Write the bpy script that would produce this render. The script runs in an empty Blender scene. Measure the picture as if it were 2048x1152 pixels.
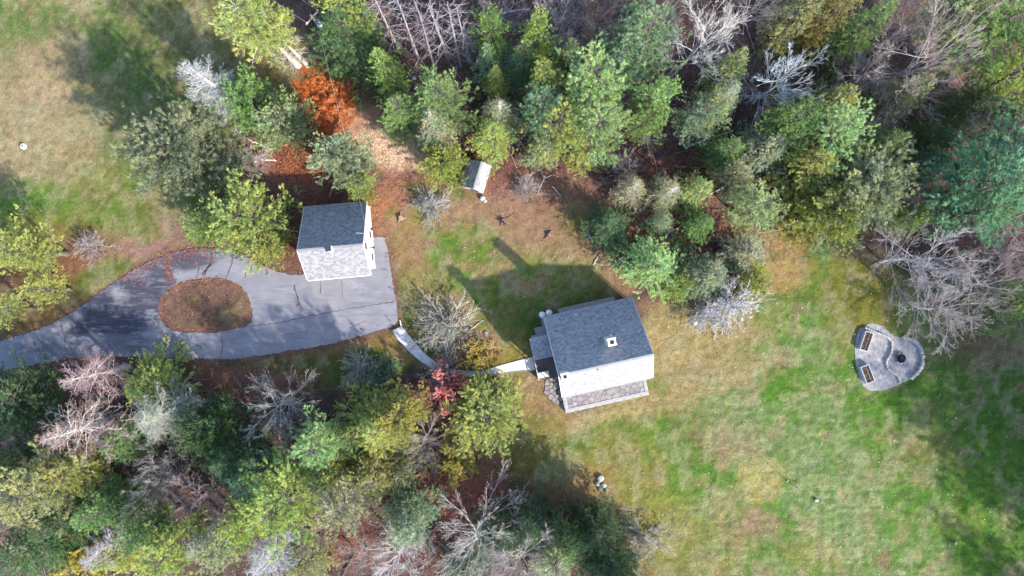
import bpy, bmesh, math, random
import numpy as np
from mathutils import Vector
from mathutils.geometry import tessellate_polygon

# ------------------------------------------------------------------ camera, sky, sun
S = 0.055                      # metres per photo pixel on the ground
H = 24.0 / 36.0 * 2048 * S     # drone height for a 24 mm equivalent lens
scene = bpy.context.scene
C = scene.collection
cam_d = bpy.data.cameras.new("camera")
cam_d.lens = 24.0; cam_d.sensor_width = 36.0
cam_d.clip_start = 0.5; cam_d.clip_end = 3000.0
cam = bpy.data.objects.new("camera", cam_d)
cam.location = (0, 0, H); cam.rotation_euler = (0, 0, 0)
C.objects.link(cam); scene.camera = cam

SUN_EL = math.radians(29.0)
SUN_DX, SUN_DY = 0.742, -0.67                 # horizontal direction towards the sun
_l = math.hypot(SUN_DX, SUN_DY); SUN_DX /= _l; SUN_DY /= _l
world = bpy.data.worlds.new("World"); scene.world = world; world.use_nodes = True
wn = world.node_tree.nodes; wl = world.node_tree.links
sky = wn.new("ShaderNodeTexSky"); sky.sky_type = 'NISHITA'; sky.sun_disc = False
sky.sun_elevation = SUN_EL; sky.sun_rotation = math.atan2(SUN_DX, SUN_DY)
wl.new(sky.outputs[0], wn["Background"].inputs[0]); wn["Background"].inputs[1].default_value = 0.15
sun_d = bpy.data.lights.new("sun", 'SUN'); sun_d.energy = 3.5; sun_d.angle = math.radians(1.2)
sun_d.color = (1.0, 0.91, 0.79)
sun = bpy.data.objects.new("sun", sun_d); C.objects.link(sun)
sv = Vector((SUN_DX * math.cos(SUN_EL), SUN_DY * math.cos(SUN_EL), math.sin(SUN_EL)))
sun.rotation_euler = sv.to_track_quat('Z', 'Y').to_euler(); sun.location = sv * 150
scene.view_settings.view_transform = 'Standard'; scene.view_settings.look = 'None'
scene.view_settings.exposure = 1.7; scene.view_settings.gamma = 1.0
scene.view_settings.use_curve_mapping = False
scene.cycles.max_bounces = 5; scene.cycles.diffuse_bounces = 2; scene.cycles.use_adaptive_sampling = True; scene.cycles.adaptive_threshold = .02; scene.cycles.glossy_bounces = 1; scene.cycles.transmission_bounces = 2; scene.cycles.transparent_max_bounces = 4

rng = np.random.default_rng(7)
random.seed(7)
def P(px, py, h=0.0):
    "photo pixel and height above ground -> world x, y"
    k = S * (H - h) / H
    return ((px - 1024) * k, (576 - py) * k)

# ------------------------------------------------------------------ helpers
def mesh_np(name, V, F, smooth=False):
    V = np.asarray(V, np.float32); F = np.asarray(F, np.int32)
    me = bpy.data.meshes.new(name)
    nf, k = F.shape
    me.vertices.add(len(V)); me.vertices.foreach_set("co", V.ravel())
    me.loops.add(nf * k); me.loops.foreach_set("vertex_index", F.ravel())
    me.polygons.add(nf); me.polygons.foreach_set("loop_start", np.arange(0, nf * k, k, dtype=np.int32))
    if smooth: me.polygons.foreach_set("use_smooth", np.ones(nf, bool))
    me.update(calc_edges=True); me.validate()
    return me
def face_attr(me, name, vals):
    a = me.attributes.new(name, 'FLOAT', 'FACE'); a.data.foreach_set("value", np.asarray(vals, np.float32))
def col_attr(me, name, rgb, dom='POINT'):
    a = me.attributes.new(name, 'FLOAT_COLOR', dom)
    d = np.ones((len(rgb), 4), np.float32); d[:, :3] = rgb
    a.data.foreach_set("color", d.ravel())
def link(name, data, mat=None, parent=None, loc=(0, 0, 0), rot=(0, 0, 0), scale=(1, 1, 1)):
    o = bpy.data.objects.new(name, data); C.objects.link(o)
    o.location = loc; o.rotation_euler = rot; o.scale = scale
    if mat is not None and data is not None and len(data.materials) == 0: data.materials.append(mat)
    if parent is not None: o.parent = parent
    return o
def tag(o, label=None, cat=None, group=None, kind=None):
    if label: o["label"] = label
    if cat: o["category"] = cat
    if group: o["group"] = group
    if kind: o["kind"] = kind
    return o
def bm_mesh(name, bm, smooth=False):
    me = bpy.data.meshes.new(name)
    bmesh.ops.recalc_face_normals(bm, faces=bm.faces)
    bm.to_mesh(me); bm.free()
    if smooth:
        for p in me.polygons: p.use_smooth = True
    return me
def add_box(bm, c, s, rz=0.0, taper=1.0):
    ca, sa = math.cos(rz), math.sin(rz); vs = []
    for z in (-.5, .5):
        t = taper if z > 0 else 1.0
        for x, y in ((-.5, -.5), (.5, -.5), (.5, .5), (-.5, .5)):
            X, Y = x * s[0] * t, y * s[1] * t
            vs.append(bm.verts.new((c[0] + X * ca - Y * sa, c[1] + X * sa + Y * ca, c[2] + z * s[2])))
    for f in ((3, 2, 1, 0), (4, 5, 6, 7), (0, 1, 5, 4), (1, 2, 6, 5), (2, 3, 7, 6), (3, 0, 4, 7)):
        bm.faces.new([vs[i] for i in f])
def box_obj(name, c, s, mat, parent=None, rz=0.0, bevel=0.0, taper=1.0):
    bm = bmesh.new(); add_box(bm, (0, 0, 0), s, 0, taper)
    if bevel: bmesh.ops.bevel(bm, geom=list(bm.edges), offset=bevel, segments=1, affect='EDGES')
    return link(name, bm_mesh(name, bm), mat, parent, c, (0, 0, rz))
def add_cyl(bm, a, b, r0, r1=None, n=10, caps=True):
    a = Vector(a); b = Vector(b); r1 = r0 if r1 is None else r1
    q = (b - a).to_track_quat('Z', 'Y'); A = []; B = []
    for i in range(n):
        t = 2 * math.pi * i / n; d = q @ Vector((math.cos(t), math.sin(t), 0))
        A.append(bm.verts.new(a + d * r0)); B.append(bm.verts.new(b + d * r1))
    for i in range(n):
        j = (i + 1) % n; bm.faces.new((A[i], A[j], B[j], B[i]))
    if caps: bm.faces.new(A[::-1]); bm.faces.new(B)
def prism(bm, pts, z0, z1, inset=0.0):
    "extruded polygon (counter-clockwise or not), top optionally inset"
    cx = sum(p[0] for p in pts) / len(pts); cy = sum(p[1] for p in pts) / len(pts)
    A = [bm.verts.new((x, y, z0)) for x, y in pts]
    B = [bm.verts.new((x + (cx - x) * inset, y + (cy - y) * inset, z1)) for x, y in pts]
    n = len(pts)
    for i in range(n):
        j = (i + 1) % n; bm.faces.new((A[i], A[j], B[j], B[i]))
    bm.faces.new(B)
def tubes(Pn, R, sides=3):
    "polylines (n,k,3) with radii (n,k) -> verts, quads"
    n, k, _ = Pn.shape
    T = np.gradient(Pn, axis=1); T /= np.linalg.norm(T, axis=2, keepdims=True) + 1e-9
    up = np.where(np.abs(T[..., 2:3]) > .9, np.array([1., 0, 0]), np.array([0, 0, 1.]))
    U = np.cross(T, up); U /= np.linalg.norm(U, axis=2, keepdims=True) + 1e-9
    W = np.cross(T, U)
    an = np.arange(sides) * 2 * math.pi / sides
    V = Pn[:, :, None, :] + R[:, :, None, None] * (np.cos(an)[None, None, :, None] * U[:, :, None, :] + np.sin(an)[None, None, :, None] * W[:, :, None, :])
    idx = np.arange(n * k * sides).reshape(n, k, sides)
    a = idx[:, :-1, :]; b = np.roll(a, -1, axis=2); c = idx[:, 1:, :]; d = np.roll(c, -1, axis=2)
    return V.reshape(-1, 3), np.stack([a, b, d, c], -1).reshape(-1, 4)
def join_vf(parts):
    Vs, Fs, o = [], [], 0
    for V, F in parts:
        Vs.append(V); Fs.append(F + o); o += len(V)
    return np.concatenate(Vs), np.concatenate(Fs)

# value noise in numpy
def _h(ix, iy, seed):
    n = (ix.astype(np.int64) * 374761393 + iy.astype(np.int64) * 668265263 + seed * 974711) & 0x7fffffff
    n = ((n ^ (n >> 13)) * 1274126177) & 0x7fffffff
    return ((n ^ (n >> 16)) & 0xffff) / 65535.0
def vnoise(x, y, seed=0):
    ix = np.floor(x); iy = np.floor(y); fx = x - ix; fy = y - iy
    fx = fx * fx * (3 - 2 * fx); fy = fy * fy * (3 - 2 * fy)
    a = _h(ix, iy, seed); b = _h(ix + 1, iy, seed); c = _h(ix, iy + 1, seed); d = _h(ix + 1, iy + 1, seed)
    return (a * (1 - fx) + b * fx) * (1 - fy) + (c * (1 - fx) + d * fx) * fy
def fbm(x, y, seed=0, o=4):
    v = 0; amp = .5; t = 0
    for i in range(o):
        v = v + amp * vnoise(x * 2 ** i, y * 2 ** i, seed + i * 17); t += amp; amp *= .5
    return v / t
def sstep(a, b, x):
    t = np.clip((x - a) / (b - a), 0, 1); return t * t * (3 - 2 * t)
def in_poly(x, y, poly):
    r = np.zeros(np.shape(x), bool); n = len(poly); j = n - 1
    for i in range(n):
        xi, yi = poly[i]; xj, yj = poly[j]
        if yi != yj:
            r ^= ((yi > y) != (yj > y)) & (x < (xj - xi) * (y - yi) / (yj - yi) + xi)
        j = i
    return r
def dist_line(x, y, pts, closed=True):
    d = np.full(np.shape(x), 1e9); n = len(pts)
    for i in range(n if closed else n - 1):
        ax, ay = pts[i]; bx, by = pts[(i + 1) % n]
        vx, vy = bx - ax, by - ay
        t = np.clip(((x - ax) * vx + (y - ay) * vy) / (vx * vx + vy * vy + 1e-9), 0, 1)
        d = np.minimum(d, np.hypot(x - ax - t * vx, y - ay - t * vy))
    return d

# ------------------------------------------------------------------ materials
def new_mat(name):
    m = bpy.data.materials.new(name); m.use_nodes = True
    return m, m.node_tree.nodes, m.node_tree.links, m.node_tree.nodes["Principled BSDF"]
def mat_simple(name, col, rough=.8, var=.25, scale=3.0, bump=.0, bscale=20.0, coord='Object', metal=0.0, spec=.3):
    m, n, l, b = new_mat(name)
    tc = n.new("ShaderNodeTexCoord")
    nz = n.new("ShaderNodeTexNoise"); nz.inputs["Scale"].default_value = scale; nz.inputs["Detail"].default_value = 6
    l.new(tc.outputs[coord], nz.inputs["Vector"])
    rp = n.new("ShaderNodeMapRange"); rp.inputs[1].default_value = .25; rp.inputs[2].default_value = .75
    rp.inputs[3].default_value = 1 - var; rp.inputs[4].default_value = 1 + var
    l.new(nz.outputs[0], rp.inputs[0])
    mx = n.new("ShaderNodeMix"); mx.data_type = 'RGBA'; mx.blend_type = 'MULTIPLY'; mx.inputs[0].default_value = 1
    mx.inputs[6].default_value = (*col, 1); l.new(rp.outputs[0], mx.inputs[7])
    l.new(mx.outputs[2], b.inputs["Base Color"])
    b.inputs["Roughness"].default_value = rough; b.inputs["Metallic"].default_value = metal
    b.inputs["Specular IOR Level"].default_value = spec
    if bump:
        n2 = n.new("ShaderNodeTexNoise"); n2.inputs["Scale"].default_value = bscale; n2.inputs["Detail"].default_value = 5
        l.new(tc.outputs[coord], n2.inputs["Vector"])
        bp = n.new("ShaderNodeBump"); bp.inputs["Strength"].default_value = bump; bp.inputs["Distance"].default_value = .05
        l.new(n2.outputs[0], bp.inputs["Height"]); l.new(bp.outputs[0], b.inputs["Normal"])
    return m
def mat_attr(name, rough=.9, var=.25, scale=5.0, bump=.4, bscale=6.0, translucent=0.0):
    "colour from the mesh's own colour attribute, broken up by noise"
    m, n, l, b = new_mat(name)
    at = n.new("ShaderNodeAttribute"); at.attribute_name = "col"
    tc = n.new("ShaderNodeTexCoord")
    nz = n.new("ShaderNodeTexNoise"); nz.inputs["Scale"].default_value = scale; nz.inputs["Detail"].default_value = 8; nz.inputs["Roughness"].default_value = .7
    l.new(tc.outputs["Object"], nz.inputs["Vector"])
    rp = n.new("ShaderNodeMapRange"); rp.inputs[1].default_value = .3; rp.inputs[2].default_value = .7
    rp.inputs[3].default_value = 1 - var; rp.inputs[4].default_value = 1 + var; l.new(nz.outputs[0], rp.inputs[0])
    mx = n.new("ShaderNodeMix"); mx.data_type = 'RGBA'; mx.blend_type = 'MULTIPLY'; mx.inputs[0].default_value = 1
    l.new(at.outputs["Color"], mx.inputs[6]); l.new(rp.outputs[0], mx.inputs[7])
    l.new(mx.outputs[2], b.inputs["Base Color"]); b.inputs["Roughness"].default_value = rough
    b.inputs["Specular IOR Level"].default_value = .15
    if bump:
        n2 = n.new("ShaderNodeTexNoise"); n2.inputs["Scale"].default_value = bscale; n2.inputs["Detail"].default_value = 8; n2.inputs["Roughness"].default_value = .7
        l.new(tc.outputs["Object"], n2.inputs["Vector"])
        bp = n.new("ShaderNodeBump"); bp.inputs["Strength"].default_value = bump; bp.inputs["Distance"].default_value = .12
        l.new(n2.outputs[0], bp.inputs["Height"]); l.new(bp.outputs[0], b.inputs["Normal"])
    return m
def mat_foliage(name, trans=.25):
    m, n, l, b = new_mat(name)
    oi = n.new("ShaderNodeObjectInfo")
    at = n.new("ShaderNodeAttribute"); at.attribute_name = "tint"
    r1 = n.new("ShaderNodeMapRange"); r1.inputs[3].default_value = .6; r1.inputs[4].default_value = 1.45
    l.new(at.outputs["Fac"], r1.inputs[0])
    mx = n.new("ShaderNodeMix"); mx.data_type = 'RGBA'; mx.blend_type = 'MULTIPLY'; mx.inputs[0].default_value = 1
    l.new(oi.outputs["Color"], mx.inputs[6]); l.new(r1.outputs[0], mx.inputs[7])
    # a slow drift to yellower or bluer sprays through the crown
    tc = n.new("ShaderNodeTexCoord"); nz = n.new("ShaderNodeTexNoise"); nz.inputs["Scale"].default_value = .55; nz.inputs["Detail"].default_value = 3
    l.new(tc.outputs["Object"], nz.inputs["Vector"])
    cr = n.new("ShaderNodeValToRGB"); e = cr.color_ramp.elements
    e[0].position = .3; e[0].color = (.80, .97, 1.15, 1); e[1].position = .7; e[1].color = (1.12, 1.06, .85, 1)
    l.new(nz.outputs[0], cr.inputs[0])
    m2 = n.new("ShaderNodeMix"); m2.data_type = 'RGBA'; m2.blend_type = 'MULTIPLY'; m2.inputs[0].default_value = 1
    l.new(mx.outputs[2], m2.inputs[6]); l.new(cr.outputs[0], m2.inputs[7])
    l.new(m2.outputs[2], b.inputs["Base Color"]); b.inputs["Roughness"].default_value = .55; b.inputs["Specular IOR Level"].default_value = .35
    tr = n.new("ShaderNodeBsdfTranslucent"); l.new(m2.outputs[2], tr.inputs[0])
    ms = n.new("ShaderNodeMixShader"); ms.inputs[0].default_value = trans
    l.new(b.outputs[0], ms.inputs[1]); l.new(tr.outputs[0], ms.inputs[2]); l.new(ms.outputs[0], n["Material Output"].inputs[0])
    return m
def mat_bark_obj(name, var=.3):
    "bark whose colour is the object's own"
    m, n, l, b = new_mat(name)
    oi = n.new("ShaderNodeObjectInfo"); tc = n.new("ShaderNodeTexCoord")
    nz = n.new("ShaderNodeTexNoise"); nz.inputs["Scale"].default_value = 2.5; nz.inputs["Detail"].default_value = 5
    l.new(tc.outputs["Object"], nz.inputs["Vector"])
    rp = n.new("ShaderNodeMapRange"); rp.inputs[1].default_value = .3; rp.inputs[2].default_value = .7
    rp.inputs[3].default_value = 1 - var; rp.inputs[4].default_value = 1 + var; l.new(nz.outputs[0], rp.inputs[0])
    mx = n.new("ShaderNodeMix"); mx.data_type = 'RGBA'; mx.blend_type = 'MULTIPLY'; mx.inputs[0].default_value = 1
    l.new(oi.outputs["Color"], mx.inputs[6]); l.new(rp.outputs[0], mx.inputs[7]); l.new(mx.outputs[2], b.inputs["Base Color"])
    b.inputs["Roughness"].default_value = .85; b.inputs["Specular IOR Level"].default_value = .2
    return m
M = {}
M['ground'] = mat_attr('ground_soil', var=.42, scale=4.5, bump=.55, bscale=5.0)
M['grass'] = mat_attr('grass_blades', var=.15, bump=0)
M['litter'] = mat_attr('dry_leaves', var=.2, bump=0)
M['shingle'] = mat_attr('asphalt_shingles', rough=.85, var=.12, scale=25, bump=.3, bscale=60)
M['foliage'] = mat_foliage('needles', .40)
M['leaf'] = mat_foliage('shrub_leaves', .35)
M['bark'] = mat_bark_obj('bark')
M['white'] = mat_simple('white_paint', (.52, .52, .505), .5, .06, 2, .1, 40)
M['siding'] = mat_simple('cream_siding', (.47, .46, .42), .6, .08, 3, .1, 30)
M['greysiding'] = mat_simple('weathered_siding', (.27, .26, .29), .75, .15, 4, .2, 30)
M['concrete'] = mat_simple('pale_concrete', (.50, .49, .48), .85, .18, 2.2, .3, 25)
M['slabstone'] = mat_simple('bluestone_border', (.31, .30, .305), .8, .25, 2.5, .2, 20)
M['deck'] = mat_simple('brown_deck', (.115, .085, .085), .8, .25, 5, .2, 30)
M['dark'] = mat_simple('dark_metal', (.02, .022, .028), .5, .2, 5)
M['flue'] = mat_simple('flue_dark', (.03, .035, .05), .9, .2, 5)
M['gravel'] = mat_simple('bluegrey_gravel', (.27, .262, .275), .95, .42, 2.2, .7, 22, coord='Object')
M['rock'] = mat_simple('pale_granite', (.40, .39, .39), .85, .3, 5, .3, 25)
M['rockdark'] = mat_simple('grey_granite', (.22, .22, .24), .85, .35, 5, .3, 25)
M['timber'] = mat_simple('galvanised_bed_side', (.42, .44, .46), .6, .15, 4, .1, 30)
M['soil'] = mat_simple('dark_bed_soil', (.06, .038, .034), .95, .5, 14, .9, 25)
M['wood'] = mat_simple('weathered_wood', (.30, .26, .24), .85, .3, 6, .3, 30)
M['charred'] = mat_simple('charred_wood', (.025, .02, .022), .9, .4, 8, .3, 30)
M['tank'] = mat_simple('tank_paint', (.74, .76, .78), .4, .05, 3)
M['glass'] = mat_simple('dark_glass', (.03, .035, .045), .1, .1, 3, spec=.6)
M['rust'] = mat_simple('rust_needles', (.10, .055, .05), .95, .4, 8, .5, 30)
M['mortar'] = mat_simple('mauve_mortar', (.16, .145, .145), .9, .3, 6, .4, 30)
M['wire'] = mat_simple('wire', (.25, .26, .3), .5, .1, 5)
M['transformer'] = mat_simple('transformer_paint', (.45, .52, .62), .4, .08, 5)

# ------------------------------------------------------------------ outlines in photo pixels
DRIVE = [(-260, 760), (-120, 712), (0, 683), (50, 668), (100, 650), (150, 622), (190, 592), (230, 565), (270, 538), (310, 518), (350, 504), (390, 497), (430, 496),
         (470, 503), (510, 522), (545, 540), (580, 549), (606, 549), (640, 520), (700, 480), (752, 474), (768, 473), (775, 500), (780, 530), (785, 560), (791, 600), (797, 642),
         (785, 652), (760, 661), (720, 672), (690, 681), (650, 690), (600, 698), (540, 708), (480, 716), (420, 718), (350, 716), (280, 713), (200, 712), (150, 715), (80, 727), (0, 742), (-120, 775), (-260, 830)]
ISLE = [(316, 612), (319, 600), (328, 588), (345, 573), (362, 564), (380, 558), (415, 554), (450, 557), (468, 564), (482, 573), (496, 590), (503, 608), (505, 625), (504, 643), (496, 651),
        (480, 656), (460, 661), (440, 664), (415, 666), (395, 666), (370, 665), (350, 663), (338, 657), (328, 647), (319, 630)]
WALK_U = [(803, 652), (813, 664), (830, 685), (850, 708), (875, 727), (905, 738), (940, 742), (975, 738), (1010, 728), (1040, 720), (1066, 714)]
WALK_L = [(785, 661), (799, 682), (820, 705), (845, 726), (870, 741), (900, 752), (940, 754), (985, 749), (1012, 746), (1040, 742), (1072, 740)]
WALK = WALK_U + WALK_L[::-1]
def zf(x, y): return (1680 + x / 6.4, 620 + y / 6.4)     # coordinates read in an enlargement of the fire-pit terrace
PITZ = [(320, 200), (380, 175), (430, 165), (500, 195), (560, 210), (600, 260), (650, 300), (700, 335), (760, 350), (850, 350), (910, 370), (960, 400), (1000, 445), (1030, 495), (1050, 545), (1058, 600), (1055, 660), (1040, 720),
        (1015, 770), (980, 810), (940, 850), (890, 890), (830, 920), (760, 950), (680, 990), (600, 1020), (500, 1035), (400, 1030), (340, 1010), (300, 980), (260, 880), (225, 770), (208, 690), (195, 600), (192, 490), (215, 340), (250, 240)]
PIT = [zf(*p) for p in PITZ]
TOPWOOD = [(590, -60), (640, 130), (760, 215), (900, 320), (1030, 330), (1180, 360), (1200, 500), (1320, 590), (1430, 600), (1530, 540), (1560, 450), (1700, 500), (1790, 600), (1870, 660), (2300, 640), (2300, -60)]
LOWWOOD = [(-120, 760), (120, 735), (480, 760), (520, 850), (640, 830), (720, 770), (860, 810), (1000, 770), (1040, 830), (940, 930), (860, 960), (900, 1020), (1060, 1000), (1300, 1020), (1310, 1230), (-120, 1230)]
GARAGE_PX = [(600, 418), (740, 408), (749, 538), (612, 553)]
HOUSE_PX = [(1088, 634), (1264, 594), (1295, 752), (1297, 790), (1132, 826), (1072, 758), (1062, 680)]
SHED_PX = [(936, 314), (984, 330), (968, 390), (922, 380)]

# ------------------------------------------------------------------ ground colours (albedo)
FOREST = (.082, .052, .050); LEAFRED = (.125, .066, .056)
GREEN = (.075, .15, .022); STRAW = (.28, .205, .145); PALE = (.19, .215, .125); OLIVE = (.175, .158, .052); DKGREEN = (.06, .105, .022)
TAN = (.25, .15, .09); RUST = (.17, .058, .03); ORANGE = (.42, .085, .018); CHIPS = (.52, .35, .24); PINKISH = (.25, .14, .12); SOIL = (.105, .06, .035)
# cx, cy, rx, ry, rotation deg, colour, alpha, softness, noise
BLOBS = [
 # top-left field
 (150, 200, 420, 330, 0, 'FIELD', 1, .25, .2), (340, 250, 170, 190, 20, (.07, .12, .03), .7, .6, .5), (110, 250, 130, 110, -15, (.25, .175, .14), .6, .6, .6), (60, 430, 130, 70, 0, GREEN, .8, .5, .4), (90, 180, 150, 90, 20, (.30, .21, .16), .65, .6, .6), (230, 20, 110, 50, 10, STRAW, .6, .6, .6),
 (60, 300, 120, 60, 0, STRAW, .7, .5, .5), (250, 150, 110, 90, 0, (.10, .115, .05), .6, .6, .6), (300, 60, 110, 90, 0, (.09, .12, .045), .6, .6, .5), (430, 70, 110, 130, 15, (.14, .10, .06), .7, .7, .5), (560, 150, 80, 100, 0, (.15, .10, .035), .8, .5, .5),
 (250, 370, 120, 45, 15, OLIVE, .6, .6, .5), (60, 460, 60, 30, 0, (.22, .15, .05), .6, .6, .4),
 # strip above the driveway
 (170, 520, 190, 75, -25, (.17, .105, .045), .9, .5, .5), (110, 500, 110, 50, -20, RUST, .55, .6, .5), (210, 560, 90, 30, -35, DKGREEN, .7, .6, .5), (150, 445, 110, 35, 10, OLIVE, .6, .6, .5), (310, 470, 80, 42, -15, PINKISH, .9, .5, .4), (400, 490, 60, 22, -5, (.22, .13, .07), .8, .6, .4), (175, 490, 25, 25, 0, (.30, .12, .06), .5, .8, .4),
 (60, 640, 130, 28, -14, (.16, .10, .035), .8, .5, .5), (250, 440, 100, 30, 15, GREEN, .55, .6, .5),
 # around the garage and the needle pile
 (560, 420, 110, 150, 0, (.15, .065, .05), .9, .4, .3), (600, 320, 90, 70, 10, RUST, .9, .4, .4), (605, 325, 58, 40, 20, (.30, .095, .045), .7, .45, .5), (500, 320, 60, 45, 0, PINKISH, .75, .5, .5), (550, 370, 70, 35, 0, (.18, .10, .09), .6, .6, .5), (655, 200, 56, 72, -30, ORANGE, 1, .22, .3), (680, 215, 28, 50, -40, (.36, .13, .055), .6, .5, .5),
 (725, 255, 50, 60, -35, (.36, .20, .125), 1, .3, .3), (790, 298, 74, 48, 15, CHIPS, 1, .16, .18), (800, 385, 110, 48, 0, (.24, .115, .08), 1, .4, .4), (765, 430, 45, 60, 0, (.29, .125, .065), .8, .5, .5), (740, 400, 30, 25, 0, (.32, .12, .055), .8, .5, .5), (860, 425, 70, 45, 0, (.24, .11, .08), .8, .5, .5), (700, 160, 40, 40, 0, (.12, .08, .03), .7, .6, .4),
 # centre lawn
 (980, 520, 215, 150, 15, 'LAWN', 1, .3, .25), (1040, 370, 150, 60, 10, (.17, .075, .06), 1, .5, .4), (1020, 440, 150, 55, 10, (.24, .145, .095), .9, .5, .4), (930, 490, 60, 30, -25, GREEN, .7, .6, .6), (880, 560, 80, 28, 15, GREEN, .5, .6, .5), (850, 590, 60, 30, 20, OLIVE, .7, .6, .4), (810, 500, 50, 60, 0, (.24, .14, .085), .8, .6, .5),
 (1150, 420, 90, 60, 30, (.21, .12, .075), .8, .5, .5), (1210, 540, 70, 45, 30, (.25, .155, .09), .8, .5, .4), (1160, 440, 40, 30, 0, OLIVE, .5, .6, .6), (1000, 640, 90, 60, 0, DKGREEN, .5, .6, .5), (960, 700, 120, 40, 5, (.24, .165, .05), .9, .5, .4), (1030, 680, 45, 40, 0, OLIVE, .6, .6, .4), (1150, 570, 60, 40, 0, GREEN, .4, .6, .5),
 (850, 640, 70, 60, 20, DKGREEN, .5, .6, .5), (900, 650, 75, 75, 0, (.27, .19, .12), .7, .4, .5), (955, 690, 50, 25, 0, (.28, .15, .09), .6, .6, .4),
 # below the driveway
 (600, 740, 230, 45, -8, (.10, .075, .03), .9, .5, .4), (480, 770, 130, 35, 0, (.17, .075, .05), .8, .5, .4), (740, 720, 90, 45, -15, DKGREEN, .7, .5, .5), (720, 690, 90, 16, -12, (.20, .12, .05), .7, .5, .4), (800, 700, 40, 22, 30, (.24, .14, .06), .8, .5, .3),
 (1020, 780, 70, 50, 0, (.20, .155, .055), .9, .4, .3), (1050, 770, 40, 30, 0, (.26, .155, .10), .7, .5, .5), (920, 770, 60, 25, 0, (.17, .08, .06), .7, .5, .4),
 # big lawn
 (1720, 880, 560, 330, 0, 'LAWN2', 1, .12, .12), (1400, 700, 150, 110, -30, (.26, .185, .105), .95, .5, .4), (1330, 670, 70, 60, 0, (.28, .20, .11), .8, .5, .4), (1600, 520, 90, 110, 20, 'LAWN2', 1, .4, .3), (1580, 540, 60, 60, 0, (.28, .175, .085), .85, .5, .4), (1490, 480, 50, 40, 0, TAN, .6, .5, .4), (1560, 470, 70, 35, 0, (.22, .13, .06), .6, .6, .4), (1630, 640, 45, 110, 15, (.07, .15, .02), .85, .5, .6), (1570, 720, 25, 25, 0, PINKISH, .8, .6, .5),
 (1700, 610, 70, 90, 0, (.17, .135, .04), .8, .5, .4), (1740, 600, 80, 70, 30, (.15, .13, .03), .8, .5, .4), (1600, 760, 60, 60, 0, GREEN, .6, .6, .6), (1620, 690, 50, 50, 0, PALE, .6, .6, .5), (1500, 740, 70, 40, -20, STRAW, .6, .6, .5), (1330, 440, 110, 100, 30, (.26, .11, .07), .9, .5, .4), (1220, 830, 170, 32, -14, (.29, .21, .125), .95, .4, .4), (1100, 840, 60, 35, 20, (.27, .17, .09), .8, .5, .4), (1400, 790, 90, 30, -15, (.27, .18, .10), .8, .5, .4),
 (1290, 890, 150, 50, -15, (.16, .165, .03), .95, .5, .4), (1345, 875, 110, 40, -30, (.07, .15, .02), .9, .6, .5), (1180, 880, 60, 25, -10, GREEN, .6, .6, .5), (1230, 950, 80, 60, 0, (.22, .18, .06), .9, .5, .4), (1300, 950, 90, 70, 0, OLIVE, .75, .5, .4), (1385, 930, 45, 90, 10, (.07, .15, .02), .85, .6, .5), (1300, 1080, 110, 90, 0, (.20, .17, .05), .9, .5, .4), (1380, 1100, 70, 60, 0, OLIVE, .7, .5, .5),
 (1450, 860, 90, 60, 0, PINKISH, .55, .6, .5), (1480, 820, 90, 40, 10, PALE, .7, .6, .5), (1525, 960, 50, 52, 0, (.30, .235, .11), .95, .2, .2), (1590, 1000, 35, 30, 0, (.18, .22, .12), .8, .4, .3), (1620, 900, 100, 90, 0, PALE, .5, .6, .5), (1700, 1000, 110, 120, 0, PALE, .5, .6, .5), (1760, 830, 60, 60, 0, GREEN, .85, .5, .5), (1900, 960, 140, 160, 0, GREEN, .7, .6, .5), (1960, 830, 110, 110, 0, DKGREEN, .7, .6, .5), (1980, 1090, 110, 70, 0, GREEN, .7, .6, .6),
 (1850, 1060, 100, 60, 0, GREEN, .7, .6, .6), (1750, 1100, 130, 50, 0, PALE, .5, .6, .6), (1920, 1050, 40, 30, 30, (.17, .18, .03), .5, .7, .6), (1625, 1115, 60, 34, 0, (.20, .17, .045), .6, .6, .7), (1770, 1120, 24, 18, 0, (.22, .11, .09), .6, .7, .5), (1450, 1060, 110, 70, 0, (.2, .17, .08), .5, .6, .5), (1530, 1050, 50, 30, 0, PINKISH, .6, .6, .6), (1850, 900, 60, 60, 30, (.16, .13, .06), .6, .6, .5), (1960, 690, 120, 50, 0, (.16, .10, .075), .85, .5, .4), (1860, 720, 70, 60, 0, DKGREEN, .5, .6, .4),
 # shaded leafy ground between lower wood and lawn
 (1000, 960, 150, 70, 10, (.145, .085, .04), .95, .45, .4), (930, 1010, 90, 90, 30, (.22, .075, .05), .9, .5, .4), (1080, 900, 70, 60, 20, (.13, .12, .035), .8, .6, .4), (1130, 1010, 70, 40, 0, (.20, .11, .05), .7, .5, .4), (1180, 970, 40, 40, 0, (.27, .16, .075), .7, .5, .4), (1220, 1060, 40, 60, 0, (.30, .17, .10), .5, .5, .4), (690, 1090, 60, 50, 0, (.22, .075, .045), .6, .5, .4),
]
NAMED = None
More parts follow.
